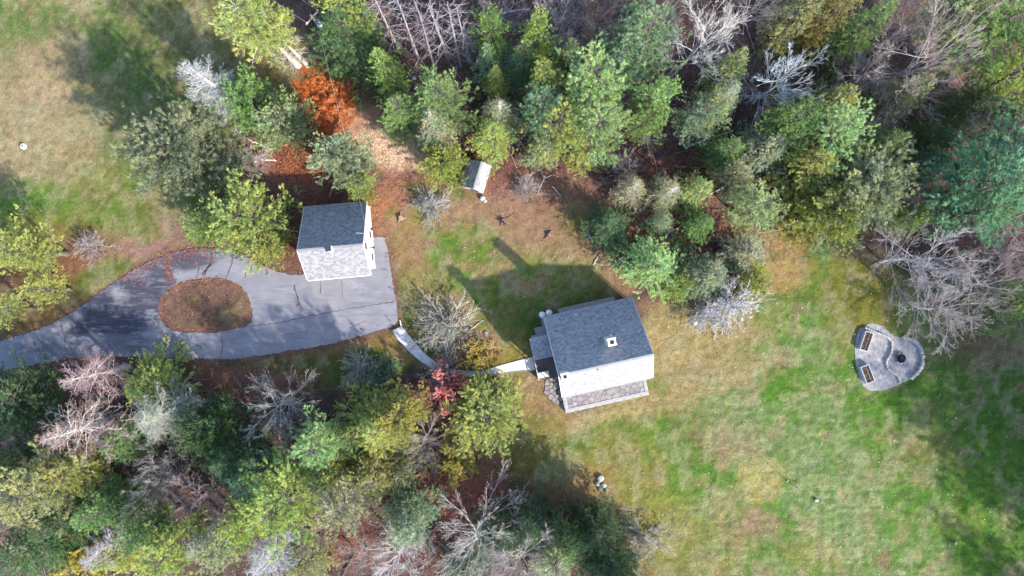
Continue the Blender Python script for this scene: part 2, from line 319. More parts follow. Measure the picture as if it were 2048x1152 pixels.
def ground_color(px, py):
    "albedo of the ground at photo pixels (arrays)"
    px = np.asarray(px, float); py = np.asarray(py, float)
    n1 = fbm(px / 55, py / 55, 3); n2 = fbm(px / 17, py / 17, 9); n3 = fbm(px / 110, py / 110, 21); n4 = fbm(px / 7, py / 7, 31, 3); n5 = fbm(px / 30, py / 30, 44)
    def mixc(a, b, t): return a * (1 - t[..., None]) + np.asarray(b) * t[..., None]
    sh = px.shape + (3,)
    base = np.broadcast_to(np.array(FOREST), sh).copy()
    base = mixc(base, LEAFRED, sstep(.45, .65, n1)); base = mixc(base, (.075, .05, .045), sstep(.52, .68, n2) * .7)
    lawn = np.broadcast_to(np.array(OLIVE), sh).copy()
    lawn = mixc(lawn, GREEN, sstep(.5, .64, n1) * .8); lawn = mixc(lawn, (.235, .16, .10), sstep(.46, .58, n5) * .8)
    lawn2 = np.broadcast_to(np.array((.135, .175, .055)), sh).copy()
    lawn2 = mixc(lawn2, (.23, .225, .165), sstep(.48, .58, n3) * .7); lawn2 = mixc(lawn2, GREEN, sstep(.48, .56, n1) * .85); lawn2 = mixc(lawn2, STRAW, sstep(.54, .62, n5) * .6); lawn2 = mixc(lawn2, (.065, .145, .018), sstep(.54, .62, n2) * .6)
    field = np.broadcast_to(np.array((.19, .155, .09)), sh).copy()
    field = mixc(field, STRAW, sstep(.48, .6, n1) * .8); field = mixc(field, (.075, .12, .035), sstep(.44, .54, n3) * .85); field = mixc(field, (.10, .14, .04), sstep(.53, .62, n5) * .55); field = mixc(field, (.25, .165, .13), sstep(.55, .62, n2) * .5)
    col = base
    for cx, cy, rx, ry, rot, c, al, soft, nz in BLOBS:
        a = math.radians(rot); dx = px - cx; dy = py - cy
        u = (dx * math.cos(a) + dy * math.sin(a)) / rx; v = (-dx * math.sin(a) + dy * math.cos(a)) / ry
        near = (np.abs(u) < 2) & (np.abs(v) < 2)
        if not near.any(): continue
        d = np.sqrt(u * u + v * v) + (n2 - .5) * 2.2 * nz + (n1 - .5) * 1.6 * nz + (n4 - .5) * .8 * nz
        t = (1 - sstep(1 - soft, 1 + soft, d)) * al * near
        if c == 'FIELD': c = field
        elif c == 'LAWN': c = lawn
        elif c == 'LAWN2': c = lawn2
        if isinstance(c, tuple): c = np.asarray(c)
        col = col * (1 - t[..., None]) + c * t[..., None]
    # band of needles along the edge of the tarmac, and on the island
    near = (px > -300) & (px < 830) & (py > 450) & (py < 860)
    dd = np.where(near, np.minimum(dist_line(px, py, DRIVE), dist_line(px, py, ISLE)), 1e3)
    t = (1 - sstep(1, 15, dd + (n2 - .5) * 16)) * .75
    col = mixc(col, (.175, .088, .06), t)
    isl = in_poly(px, py, ISLE)
    ic = np.broadcast_to(np.array((.13, .075, .055)), sh).copy()
    ic = mixc(ic, (.11, .08, .045), sstep(.45, .6, n5) * .6); ic = mixc(ic, (.175, .088, .06), (1 - sstep(4, 22, dd + (n2 - .5) * 16)) * .9)
    col = np.where(isl[..., None], ic, col)
    n6 = fbm(px / 13, py / 13, 61); n7 = fbm(px / 24, py / 38, 67)
    grassy = sstep(.55, .75, col[..., 1] / (col[..., 0] + 1e-4))
    col = mixc(col, (.285, .245, .185), sstep(.52, .60, n7) * .42 * grassy)
    col = mixc(col, (.065, .135, .022), sstep(.52, .60, n6) * .48 * sstep(.78, 1.0, col[..., 1] / (col[..., 0] + 1e-4)))
    mow = .5 + .5 * np.sin((py + 6 * n1 * 6) * 6.283 / 17.0); mow2 = .5 + .5 * np.sin((px + 30 * n1) * 6.283 / 23.0)
    big = sstep(1250, 1400, px) * sstep(640, 760, py)
    col = col * (1 + ((mow - .5) * .20 + (mow2 - .5) * .08) * big * grassy)[..., None]
    col = mixc(col, (.26, .17, .125), sstep(.60, .70, n5) * .35 * grassy)
    col = col * (1 - grassy[..., None] * np.array([.09, .0, .26]))
    return col * (0.42 + .76 * n4)[..., None]

# ------------------------------------------------------------------ the ground sheet
def axis(lo, hi, step, far):
    inner = np.arange(lo, hi + step, step); out = []; d = step
    x = hi + step
    while x < far: d *= 1.35; x += d; out.append(x)
    left = []; x = lo; d = step
    while x > -far: d *= 1.35; x -= d; left.append(x)
    return np.array(left[::-1] + list(inner) + out)
gx = axis(-64, 64, .30, 900); gy = axis(-38, 38, .30, 900)
GX, GY = np.meshgrid(gx, gy)
gpx = GX / S + 1024; gpy = 576 - GY / S
PAVED = [DRIVE, WALK, PIT]
def paved(px, py, grow=0):
    m = in_poly(px, py, DRIVE) & ~in_poly(px, py, ISLE)
    m |= in_poly(px, py, WALK) | in_poly(px, py, PIT)
    for q in (GARAGE_PX, HOUSE_PX, SHED_PX): m |= in_poly(px, py, q)
    return m
pav = paved(gpx, gpy)
pad = pav.copy()
for ax in (0, 1):
    for s_ in (-1, 1, -2, 2): pad |= np.roll(pav, s_, ax)
inner = (np.abs(GX) < 70) & (np.abs(GY) < 45)
relief = np.where(inner, (fbm(gpx / 9, gpy / 9, 77, 3) - .5) * .12 + (fbm(gpx / 40, gpy / 40, 78, 3) - .5) * .12, 0)
orange_pile = np.clip(1 - np.hypot((gpx - 655) / 55, (gpy - 200) / 62), 0, 1)
relief = relief + np.sqrt(orange_pile) * (fbm(gpx / 7, gpy / 7, 79, 2)) ** 2 * 1.3
GZ = np.where(pad, -.03, relief)
ny, nx = GX.shape
idx = np.arange(nx * ny).reshape(ny, nx)
F = np.stack([idx[:-1, :-1], idx[:-1, 1:], idx[1:, 1:], idx[1:, :-1]], -1).reshape(-1, 4)
me = mesh_np("ground", np.stack([GX, GY, GZ], -1).reshape(-1, 3), F, True)
gcol = ground_color(gpx, gpy)
col_attr(me, "col", gcol.reshape(-1, 3))
tag(link("ground", me, M['ground']), kind='structure')

# grass blades on the lawns
WOODS = [TOPWOOD, LOWWOOD]
def wood(px, py):
    return in_poly(px, py, TOPWOOD) | in_poly(px, py, LOWWOOD)
n = 300000
bx = rng.uniform(-60, 60, n); by = rng.uniform(-34, 34, n); bpx = bx / S + 1024; bpy_ = 576 - by / S
c = ground_color(bpx, bpy_)
keep = ~paved(bpx, bpy_) & ~wood(bpx, bpy_) & (c[:, 1] > c[:, 0] * .62)
bx, by, c = bx[keep], by[keep], c[keep]; bpx = bpx[keep]; bpy_ = bpy_[keep]; n = len(bx)
def height_at(px, py):
    r = (fbm(px / 9, py / 9, 77, 3) - .5) * .12 + (fbm(px / 40, py / 40, 78, 3) - .5) * .12
    return r + np.sqrt(np.clip(1 - np.hypot((px - 655) / 55, (py - 200) / 62), 0, 1)) * fbm(px / 7, py / 7, 79, 2) ** 2 * 1.3
bz = height_at(bpx, bpy_) - .01
an = rng.uniform(0, 6.283, n); w = rng.uniform(.025, .055, n); hh = rng.uniform(.02, .07, n); ln = rng.uniform(-.08, .08, (n, 2))
V = np.empty((n, 3, 3))
V[:, 0] = np.stack([bx - np.cos(an) * w, by - np.sin(an) * w, bz], -1); V[:, 1] = np.stack([bx + np.cos(an) * w, by + np.sin(an) * w, bz], -1)
V[:, 2] = np.stack([bx + ln[:, 0], by + ln[:, 1], bz + hh], -1)
me = mesh_np("lawn_grass", V.reshape(-1, 3), np.arange(n * 3).reshape(-1, 3))
cc = c * rng.uniform(.8, 1.4, n)[:, None]; col_attr(me, "col", np.repeat(cc, 3, 0))
tag(link("lawn_grass", me, M['grass']), "patchy green and straw coloured grass of the lawns", "grass", kind='stuff')

# fallen leaves under the trees
def scatter_quads(name, px, py, size, cols, z0=.02, tilt=.5):
    n = len(px); x = (px - 1024) * S; y = (576 - py) * S; z = height_at(px, py) + z0
    an = rng.uniform(0, 6.283, n); s = rng.uniform(*size, n)
    U = np.stack([np.cos(an), np.sin(an), rng.uniform(-tilt, tilt, n)], -1) * s[:, None]
    W = np.stack([-np.sin(an), np.cos(an), rng.uniform(-tilt, tilt, n)], -1) * (s * rng.uniform(.5, .9, n))[:, None]
    c0 = np.stack([x, y, z + s * tilt * .7], -1)
    V = np.stack([c0 - U, c0 - W, c0 + U, c0 + W], 1)
    me = mesh_np(name, V.reshape(-1, 3), np.arange(n * 4).reshape(-1, 4))
    col_attr(me, "col", np.repeat(cols, 4, 0)); return me
n = 150000
lx = rng.uniform(-60, 2110, n); ly = rng.uniform(-60, 1210, n)
bare_g = ground_color(lx, ly)
keep = ~paved(lx, ly) & (wood(lx, ly) | (bare_g[:, 1] < bare_g[:, 0] * .58)) & (bare_g[:, 0] < .29); lx, ly, bare_g = lx[keep], ly[keep], bare_g[keep]; n = len(lx)
pal = np.array([(.17, .09, .07), (.11, .065, .06), (.24, .15, .11), (.085, .055, .058), (.19, .10, .065), (.30, .22, .18)])
lc = pal[rng.integers(0, len(pal), n)] * .55 + bare_g * .6
lc *= rng.uniform(.6, 1.35, n)[:, None]
tag(link("fallen_leaves", scatter_quads("fallen_leaves", lx, ly, (.04, .10), lc), M['litter']), "brown and rust leaf litter under the trees", "leaves", kind='stuff')
n = 2200
lx = rng.uniform(900, 2048, n); ly = rng.uniform(420, 1152, n)
dens = fbm(lx / 70, ly / 70, 55)
keep = ~paved(lx, ly) & ~wood(lx, ly) & (dens > .5); lx, ly = lx[keep], ly[keep]; n = len(lx)
lc = np.array([(.55, .47, .38)]) * rng.uniform(.5, 1.2, n)[:, None]
tag(link("blown_leaves", scatter_quads("blown_leaves", lx, ly, (.03, .07), lc, .08), M['litter']), "small pale leaves blown over the open lawn", "leaves", kind='stuff')
# wood chips
n = 9000
lx = rng.normal(785, 34, n); ly = rng.normal(292, 26, n); keep = ground_color(lx, ly)[:, 0] > .3; lx, ly = lx[keep], ly[keep]; n = len(lx)
lc = np.array([(.55, .38, .27)]) * rng.uniform(.55, 1.35, n)[:, None]
tag(link("wood_chips", scatter_quads("wood_chips", lx, ly, (.03, .08), lc, .03), M['litter']), "pale wood chips spread on the bare patch beside the needle pile", "wood chips", kind='stuff')

def needle_heap(name, cx, cy, rx, ry, n, cols, label, z0):
    t = rng.uniform(0, 6.283, n); q = np.sqrt(rng.uniform(0, 1, n)); px = cx + rx * q * np.cos(t); py = cy + ry * q * np.sin(t)
    w_ = fbm(px / 14, py / 14, 91) + (1 - q) * .5; k = w_ > .5; px, py = px[k], py[k]; n = len(px)
    x = (px - 1024) * S; y = (576 - py) * S; z = height_at(px, py) + z0
    d = np.stack([rng.normal(0, 1, n), rng.normal(0, 1, n), rng.uniform(.1, 1.1, n)], -1); d /= np.linalg.norm(d, axis=1, keepdims=True)
    sd = np.cross(d, rng.normal(0, 1, (n, 3))); sd /= np.linalg.norm(sd, axis=1, keepdims=True); L = rng.uniform(.12, .34, n)[:, None]; c0 = np.stack([x, y, z], -1)
    V = np.stack([c0 - sd * .03, c0 + sd * .03, c0 + d * L], 1); me = mesh_np(name, V.reshape(-1, 3), np.arange(n * 3).reshape(-1, 3))
    cc = np.array(cols)[rng.integers(0, len(cols), n)] * rng.uniform(.6, 1.4, n)[:, None]; col_attr(me, "col", np.repeat(cc, 3, 0))
    tag(link(name, me, M['litter']), label, "needles", kind='stuff')
needle_heap("orange_needles", 657, 203, 58, 72, 15000, [(.58, .17, .045), (.46, .12, .03), (.64, .26, .09), (.32, .10, .04)], "bright orange fallen needles heaped beside the wood-chip patch", .0)
needle_heap("rusty_needles", 606, 322, 60, 46, 9000, [(.40, .14, .07), (.30, .11, .06), (.46, .21, .12), (.20, .09, .06)], "rusty fallen needles on the ground above the garage", .0)

# ------------------------------------------------------------------ driveway
def poly_mesh(name, outer, holes, z, skirt=.06):
    loops = [[Vector((*P(*p), 0)) for p in outer]] + [[Vector((*P(*p), 0)) for p in h] for h in holes]
    flat = [v for lp in loops for v in lp]
    tris = tessellate_polygon(loops)
    bm = bmesh.new(); vs = [bm.verts.new((v.x, v.y, z)) for v in flat]
    for t in tris:
        try: bm.faces.new([vs[i] for i in t])
        except ValueError: pass
    o = 0
    for lp in loops:
        k = len(lp); lo = [bm.verts.new((v.x, v.y, z - skirt)) for v in lp]
        for i in range(k):
            j = (i + 1) % k; bm.faces.new((vs[o + i], vs[o + j], lo[j], lo[i]))
        o += k
    return bm_mesh(name, bm)
def wobble(poly, amp, sub, seed):
    "subdivide and roughen an outline given in pixels"
    r = random.Random(seed); out = []
    for i in range(len(poly)):
        a = poly[i]; b = poly[(i + 1) % len(poly)]; L = math.hypot(b[0] - a[0], b[1] - a[1]); k = max(1, int(L / sub))
        for j in range(k):
            t = j / k; out.append((a[0] + (b[0] - a[0]) * t + r.uniform(-amp, amp), a[1] + (b[1] - a[1]) * t + r.uniform(-amp, amp)))
    return out
def mat_asphalt():
    m, n, l, b = new_mat("tarmac")
    tc = n.new("ShaderNodeTexCoord")
    def noise(scale, det=6, rough=.6, vec=None):
        z = n.new("ShaderNodeTexNoise"); z.inputs["Scale"].default_value = scale; z.inputs["Detail"].default_value = det; z.inputs["Roughness"].default_value = rough
        l.new(vec if vec is not None else tc.outputs["Object"], z.inputs["Vector"]); return z
    def blob(px, py, rx, ry, rot, warp=.5):
        mp = n.new("ShaderNodeMapping"); mp.vector_type = 'TEXTURE'; x, y = P(px, py)
        mp.inputs["Location"].default_value = (x, y, 0); mp.inputs["Rotation"].default_value = (0, 0, -math.radians(rot)); mp.inputs["Scale"].default_value = (rx * S, ry * S, 1)
        l.new(tc.outputs["Object"], mp.inputs["Vector"])
        ln = n.new("ShaderNodeVectorMath"); ln.operation = 'LENGTH'; l.new(mp.outputs[0], ln.inputs[0])
        z = noise(.5, 6, .65); ad = n.new("ShaderNodeMath"); ad.operation = 'MULTIPLY_ADD'; ad.inputs[1].default_value = warp * 2; l.new(z.outputs[0], ad.inputs[0]); l.new(ln.outputs["Value"], ad.inputs[2])
        r = n.new("ShaderNodeMapRange"); r.interpolation_type = 'SMOOTHSTEP'; r.inputs[1].default_value = .7 + warp; r.inputs[2].default_value = 1.2 + warp; r.inputs[3].default_value = 1; r.inputs[4].default_value = 0
        l.new(ad.outputs[0], r.inputs[0]); return r.outputs[0]
    def mix(a, bcol, fac):
        x = n.new("ShaderNodeMix"); x.data_type = 'RGBA'
        if hasattr(a, 'is_output') or isinstance(a, bpy.types.NodeSocket): l.new(a, x.inputs[6])
        else: x.inputs[6].default_value = (*a, 1)
        x.inputs[7].default_value = (*bcol, 1)
        l.new(fac, x.inputs[0]); return x.outputs[2]
    def ramp(sock, lo, hi, t=1.0):
        r = n.new("ShaderNodeMapRange"); r.inputs[1].default_value = lo; r.inputs[2].default_value = hi; r.inputs[4].default_value = t; l.new(sock, r.inputs[0]); return r.outputs[0]
    col = mix((.165, .168, .200), (.21, .21, .235), ramp(noise(.35).outputs[0], .4, .65))
    sealed = blob(240, 625, 135, 66, -30, .7); col = mix(col, (.038, .041, .062), sealed)
    col = mix(col, (.05, .053, .075), blob(370, 520, 90, 22, -12, .4)); col = mix(col, (.11, .112, .14), blob(180, 690, 160, 22, -2, .5))
    # pale scuffs dragged along the lane
    mp = n.new("ShaderNodeMapping"); mp.inputs["Rotation"].default_value = (0, 0, math.radians(-35)); mp.inputs["Scale"].default_value = (.35, 1.3, 1); l.new(tc.outputs["Object"], mp.inputs["Vector"])
    col = mix(col, (.25, .25, .29), ramp(noise(.9, 8, .75, mp.outputs[0]).outputs[0], .5, .66, .8))
    col = mix(col, (.25, .24, .245), ramp(noise(.22, 5, .65).outputs[0], .55, .68, .7))
    mp2 = n.new('ShaderNodeMapping'); mp2.inputs['Rotation'].default_value = (0, 0, math.radians(-8)); mp2.inputs['Scale'].default_value = (.25, 2.2, 1); l.new(tc.outputs['Object'], mp2.inputs['Vector'])
    col = mix(col, (.10, .103, .13), ramp(noise(1.1, 8, .7, mp2.outputs[0]).outputs[0], .5, .7, .55))
    col = mix(col, (.05, .05, .06), ramp(noise(9, 4, .7).outputs[0], .5, .8, .5))
    l.new(col, b.inputs["Base Color"]); b.inputs["Roughness"].default_value = .85; b.inputs["Specular IOR Level"].default_value = .25
    bp = n.new("ShaderNodeBump"); bp.inputs["Strength"].default_value = .35; bp.inputs["Distance"].default_value = .03
    l.new(noise(14, 6, .7).outputs[0], bp.inputs["Height"]); l.new(bp.outputs[0], b.inputs["Normal"])
    return m
drive = link("driveway", poly_mesh("driveway", wobble(DRIVE, 1.5, 4, 1), [wobble(ISLE, 1.5, 4, 2)], .02), mat_asphalt())
tag(drive, kind='structure')
# cracks filled with needles and leaf drifts lying on the tarmac
def strip_mesh(name, pts, w0, w1, z, seed):
    r = random.Random(seed); fine = []
    for i in range(len(pts) - 1):
        a, b = pts[i], pts[i + 1]; L = math.hypot(b[0] - a[0], b[1] - a[1]); k = max(1, int(L / 4))
        for j in range(k):
            t = j / k; fine.append((a[0] + (b[0] - a[0]) * t + r.uniform(-1.2, 1.2), a[1] + (b[1] - a[1]) * t + r.uniform(-1.2, 1.2)))
    fine.append(pts[-1]); bm = bmesh.new(); L = []; R = []
    for i, p in enumerate(fine):
        a = fine[max(0, i - 1)]; b = fine[min(len(fine) - 1, i + 1)]; dx, dy = b[0] - a[0], b[1] - a[1]; d = math.hypot(dx, dy) + 1e-6
        w = r.uniform(w0, w1) / 2; nx_, ny_ = -dy / d * w, dx / d * w
        L.append(bm.verts.new((*P(p[0] + nx_, p[1] + ny_), z))); R.append(bm.verts.new((*P(p[0] - nx_, p[1] - ny_), z)))
    for i in range(len(fine) - 1): bm.faces.new((L[i], L[i + 1], R[i + 1], R[i]))
    return bm_mesh(name, bm)
CR = [([(402, 500), (398, 530), (395, 552)], 1, 3), ([(425, 498), (420, 530), (405, 550)], 2, 5), ([(428, 522), (415, 535), (408, 552)], 1.5, 3), ([(470, 505), (462, 530), (452, 558)], 1, 2.5), ([(495, 540), (489, 556)], 1, 3),
      ([(531, 537), (535, 545), (531, 550)], 1, 3), ([(588, 570), (594, 590), (598, 608), (592, 612)], 1, 4), ([(598, 605), (605, 630)], .6, 1.2), ([(642, 560), (641, 588)], 1, 2.5), ([(684, 560), (685, 600)], .5, 1.2),
      ([(176, 602), (182, 618), (200, 630), (209, 640), (213, 652)], 1, 2.5), ([(120, 640), (128, 670), (132, 700)], .8, 2.2), ([(298, 584), (306, 594), (318, 602)], 1.5, 3), ([(255, 575), (262, 585)], 1, 3), ([(238, 660), (270, 664)], 1, 2.5),
      ([(326, 690), (328, 672)], .7, 1.6), ([(443, 666), (445, 690), (443, 712)], .8, 2.2), ([(390, 690), (402, 694)], 1, 3), ([(505, 652), (560, 645), (620, 632), (700, 617), (790, 603)], .7, 2.0), ([(560, 672), (620, 660)], .5, 1.0), ([(700, 655), (735, 640)], .5, 1.5),
      ([(340, 540), (345, 555), (352, 566)], 2, 5), ([(760, 536), (775, 540)], 1, 2), ([(690, 682), (740, 668), (785, 655)], 1, 5), ([(330, 522), (336, 534), (342, 548)], 2, 6)]
for i, (pts, w0, w1) in enumerate(CR):
    link("crack", strip_mesh("crack", pts, w0, w1, .026, i), M['rust'], drive)
n = 5200
lx = np.concatenate([rng.uniform(245, 430, 600), rng.normal(338, 5, 200), rng.uniform(-20, 800, 2600)]); ly = np.concatenate([rng.exponential(9, 600), rng.uniform(515, 566, 200), rng.uniform(490, 720, 2600)])
ly[:600] += np.interp(lx[:600], [245, 270, 310, 350, 390, 430], [556, 538, 518, 504, 497, 496]); ly[:600] += 6 * np.sin(lx[:600] / 9) ** 2 * (rng.uniform(size=600) < .5)
inside = in_poly(lx, ly, DRIVE) & ~in_poly(lx, ly, ISLE)
dd = np.minimum(dist_line(lx, ly, DRIVE), dist_line(lx, ly, ISLE))
keep = inside & ((dd < rng.exponential(5, len(lx)) + 0) | (np.arange(len(lx)) < 800)) ; lx, ly = lx[keep], ly[keep]; n = len(lx)
lc = np.array([(.19, .085, .075)]) * rng.uniform(.5, 1.4, n)[:, None]
def flat_quads(name, px, py, size, cols, z):
    n = len(px); x = (px - 1024) * S; y = (576 - py) * S; an = rng.uniform(0, 6.283, n); s = rng.uniform(*size, n)
    U = np.stack([np.cos(an), np.sin(an), rng.uniform(-.2, .2, n)], -1) * s[:, None]; W = np.stack([-np.sin(an), np.cos(an), rng.uniform(-.2, .2, n)], -1) * (s * .6)[:, None]
    c0 = np.stack([x, y, np.full(n, z)], -1); V = np.stack([c0 - U, c0 - W, c0 + U, c0 + W], 1)
    me = mesh_np(name, V.reshape(-1, 3), np.arange(n * 4).reshape(-1, 4)); col_attr(me, "col", np.repeat(cols, 4, 0)); return me
tag(link("driveway_leaves", flat_quads("driveway_leaves", lx, ly, (.05, .12), lc, .055), M['litter']), "reddish leaf drift blown over the edge of the driveway", "leaves", kind='stuff')

# ------------------------------------------------------------------ walkway of concrete slabs
wk = tag(link("walkway", None), "curving pale concrete walkway from the driveway to the house entry", "walkway")
wk.empty_display_size = .2
def resample(poly, n):
    d = [0]
    for a, b in zip(poly, poly[1:]): d.append(d[-1] + math.hypot(b[0] - a[0], b[1] - a[1]))
    out = []
    for i in range(n + 1):
        t = d[-1] * i / n; k = 0
        while k < len(d) - 2 and d[k + 1] < t: k += 1
        f = (t - d[k]) / (d[k + 1] - d[k]); out.append((poly[k][0] + (poly[k + 1][0] - poly[k][0]) * f, poly[k][1] + (poly[k + 1][1] - poly[k][1]) * f))
    return out
NS = 13
U_, L_ = resample(WALK_U, NS * 3), resample(WALK_L, NS * 3)
for i in range(NS):
    bm = bmesh.new(); a = i * 3; up = U_[a:a + 4]; lo = L_[a:a + 4]
    pts = [P(*p) for p in up] + [P(*p) for p in lo[::-1]]
    prism(bm, pts, -.05, .05 + .012 * random.random() + (.12 if i < 2 else 0), .012)
    link("slab", bm_mesh("slab", bm), M['concrete'], wk)
for poly, sgn in ((L_, 1),):
    for i in range(0, NS * 3, 3):
        a = P(*poly[i]); b = P(*poly[i + 3]); mx_, my_ = (a[0] + b[0]) / 2, (a[1] + b[1]) / 2
        box_obj("edging", (mx_, my_, .03), (math.hypot(b[0] - a[0], b[1] - a[1]) * .99, .07, .14), M['rockdark'], wk, math.atan2(b[1] - a[1], b[0] - a[0]))

# ------------------------------------------------------------------ roofs
def shingle_mesh(name, O, U, D, Lu, Ld, tint, seed):
    "courses of overlapping tabs on a plane: origin O at the eave, U along it, D up the slope"
    r = np.random.default_rng(seed); O = np.array(O, float); U = np.array(U, float); D = np.array(D, float); N = np.cross(U, D)
    nc = max(2, round(Ld / .19)); ch = Ld / nc; V = []; col = []
    for c in range(nc):
        v0 = c * ch; v1 = min(Ld, v0 + ch * 1.25); u = -r.uniform(0, .3)
        while u < Lu:
            w = r.uniform(.22, .36); a = max(0, u); b = min(Lu, u + w - .008); u += w
            if b - a < .03: continue
            t = .022 + r.uniform(0, .012); k = r.uniform(.74, 1.26)
            q = [O + U * a + D * v0, O + U * b + D * v0, O + U * b + D * v1, O + U * a + D * v1]
            up = [q[0] + N * t, q[1] + N * t, q[2] + N * .004, q[3] + N * .004]
            V += [up[0], up[1], up[2], up[3], q[0], q[1], up[1], up[0]]
            cc = np.array(tint) * k * np.array([1, 1, r.uniform(.97, 1.06)]); col += [cc] * 8
    V = np.array(V); me = mesh_np(name, V, np.arange(len(V)).reshape(-1, 4)); col_attr(me, "col", np.array(col)); return me
def slab_quad(bm, pts, th):
    "a roof deck: four points on top, thickness downwards"
    A = [bm.verts.new(p) for p in pts]; B = [bm.verts.new((p[0], p[1], p[2] - th)) for p in pts]
    bm.faces.new(A); bm.faces.new(B[::-1])
    for i in range(4):
        j = (i + 1) % 4; bm.faces.new((A[i], B[i], B[j], A[j]))
def roof(parent, u0, u1, v_lo, z_lo, v_r, z_r, v_hi, z_hi, tint, fascia, seed, th=.16):
    "gable roof in local axes: u along the ridge, v across; two eaves and one ridge"
    rf = None
    for k, (va, za) in enumerate(((v_lo, z_lo), (v_hi, z_hi))):
        bm = bmesh.new()
        slab_quad(bm, [(u0, va, za), (u1, va, za), (u1, v_r, z_r), (u0, v_r, z_r)] if k == 0 else [(u1, va, za), (u0, va, za), (u0, v_r, z_r), (u1, v_r, z_r)], th)
        o = link("roof", bm_mesh("roof", bm), fascia, parent)
        L = math.hypot(v_r - va, z_r - za); D = (0, (v_r - va) / L, (z_r - za) / L)
        if k == 0: sh = shingle_mesh("shingles", (u0 + .03, va, za + .004), (1, 0, 0), D, u1 - u0 - .06, L, tint, seed)
        else: sh = shingle_mesh("shingles", (u1 - .03, va, za + .004), (-1, 0, 0), D, u1 - u0 - .06, L, tint, seed + 1)
        s = link("shingles", sh, M['shingle'], o); s["kind"] = "stuff"
        if rf is None: rf = o
    bm = bmesh.new(); k = 0; u = u0 + .02; i = 0
    add_box(bm, ((u0 + u1) / 2, v_r, z_r + .03), (u1 - u0 - .04, .22, .03))
    cap = bm_mesh("ridge_cap", bm); col_attr(cap, "col", np.tile(np.array(tint) * 1.05, (len(cap.vertices), 1)))
    link("ridge_cap", cap, M['shingle'], rf)
    return rf
def gable_wall(name, parent, u, va, vb, z0, v_lo, z_lo, v_r, z_r, v_hi, z_hi, mat, th=.15):
    "end wall up to the underside of the roof; va..vb inside the eaves"
    def zr(v):
        return (z_lo + (z_r - z_lo) * (v - v_lo) / (v_r - v_lo) if v < v_r else z_hi + (z_r - z_hi) * (v - v_hi) / (v_r - v_hi)) - .18
    pts = [(va, z0), (vb, z0), (vb, zr(vb)), (v_r, zr(v_r)), (va, zr(va))]
    bm = bmesh.new(); A = [bm.verts.new((u - th / 2, v, z)) for v, z in pts]; B = [bm.verts.new((u + th / 2, v, z)) for v, z in pts]
    n = len(pts); bm.faces.new(A[::-1]); bm.faces.new(B)
    for i in range(n):
        j = (i + 1) % n; bm.faces.new((A[i], A[j], B[j], B[i]))
    return link(name, bm_mesh(name, bm), mat, parent)
def clapboards(parent, u, va, vb, z0, z1, mat, sgn=1, lim=None):
    for i in range(int((z1 - z0) / .24)):
        z = z0 + .24 * i
        a, b = (va, vb) if lim is None else lim(z + .2)
        if b - a < .3: break
        bm = bmesh.new(); o = .03 * sgn
        q = [(u, a, z), (u, b, z), (u, b, z + .235), (u, a, z + .235)]
        top = [bm.verts.new((u + o, a, z)), bm.verts.new((u + o, b, z)), bm.verts.new((u + o * .3, b, z + .236)), bm.verts.new((u + o * .3, a, z + .236))]
        bm.faces.new(top); bt = [bm.verts.new(q[0]), bm.verts.new(q[1])]; bm.faces.new((bt[0], bt[1], top[1], top[0]))
        link("clapboard", bm_mesh("clapboard", bm), mat, parent)
ROOF_TINT = (.205, .21, .226)

# ------------------------------------------------------------------ garage: saltbox roof, ridge runs across the picture
ga = math.atan2(.60, 6.6); gc = (-18.3, 4.98)      # centre of the roof plan, y up
garage = link("garage", None, loc=(gc[0], gc[1], 0), rot=(0, 0, ga))
tag(garage, "two-slope garage with grey shingle roof and cream end wall on the driveway", "garage")
g_lo, g_hi, g_r = -3.9, 3.92, -.93                  # v of lower eave, upper eave and ridge
zl, zu, zr_ = 4.2, 3.0, 6.8
roof(garage, -3.31, 3.31, g_lo, zl, g_r, zr_, g_hi, zu, ROOF_TINT, M['white'], 11)
wv0, wv1 = -3.1, 3.7
for u in (-2.95, 2.95):
    w_ = gable_wall("wall", garage, u, wv0, wv1, 0, g_lo, zl, g_r, zr_, g_hi, zu, M['siding'])
    if u > 0:
        def lim(z):
            a, b = wv0, wv1
            zmax = lambda v: (zl + (zr_ - zl) * (v - g_lo) / (g_r - g_lo) if v < g_r else zu + (zr_ - zu) * (v - g_hi) / (g_r - g_hi)) - .2
            while b > a and zmax(b) < z: b -= .05
            while b > a and zmax(a) < z: a += .05
            return a, b
        clapboards(w_, u + .077, wv0, wv1, .1, 6.4, M['siding'], 1, lim)
box_obj("wall", (0, wv1 - .075, 1.3), (5.72, .15, 2.6), M['siding'], garage)
box_obj("wall", (0, wv0 + .075, 2.1), (5.72, .15, 4.2), M['siding'], garage)
for u in (-1.45, 1.45):
    d = box_obj("garage_door", (u, wv0 - .03, 1.1), (2.4, .06, 2.2), M['white'], garage)
    for k in range(4): box_obj("door_panel", (0, -.04, -.82 + k * .54), (2.28, .03, .48), M['white'], d, bevel=.01)
for v, z, w, h in ((-1.9, 1.45, .95, 1.2), (.5, 1.1, .95, 2.05), (-.9, 4.4, .9, 1.1)):
    f = box_obj("window" if h < 2 else "door", (3.06, v, z), (.08, w, h), M['white'], garage)
    box_obj("pane", (.03, 0, .02 if h < 2 else .5), (.05, w * .72, h * .72 if h < 2 else .7), M['glass'], f)
for v in (1.0, -1.0):
    bm = bmesh.new(); add_cyl(bm, (3.05, v, 2.6), (3.5, v, 2.75), .03, .03, 6); add_cyl(bm, (3.5, v, 2.78), (3.5, v, 2.55), .06, .14, 8)
    link("wall_lamp", bm_mesh("wall_lamp", bm), M['dark'], garage)
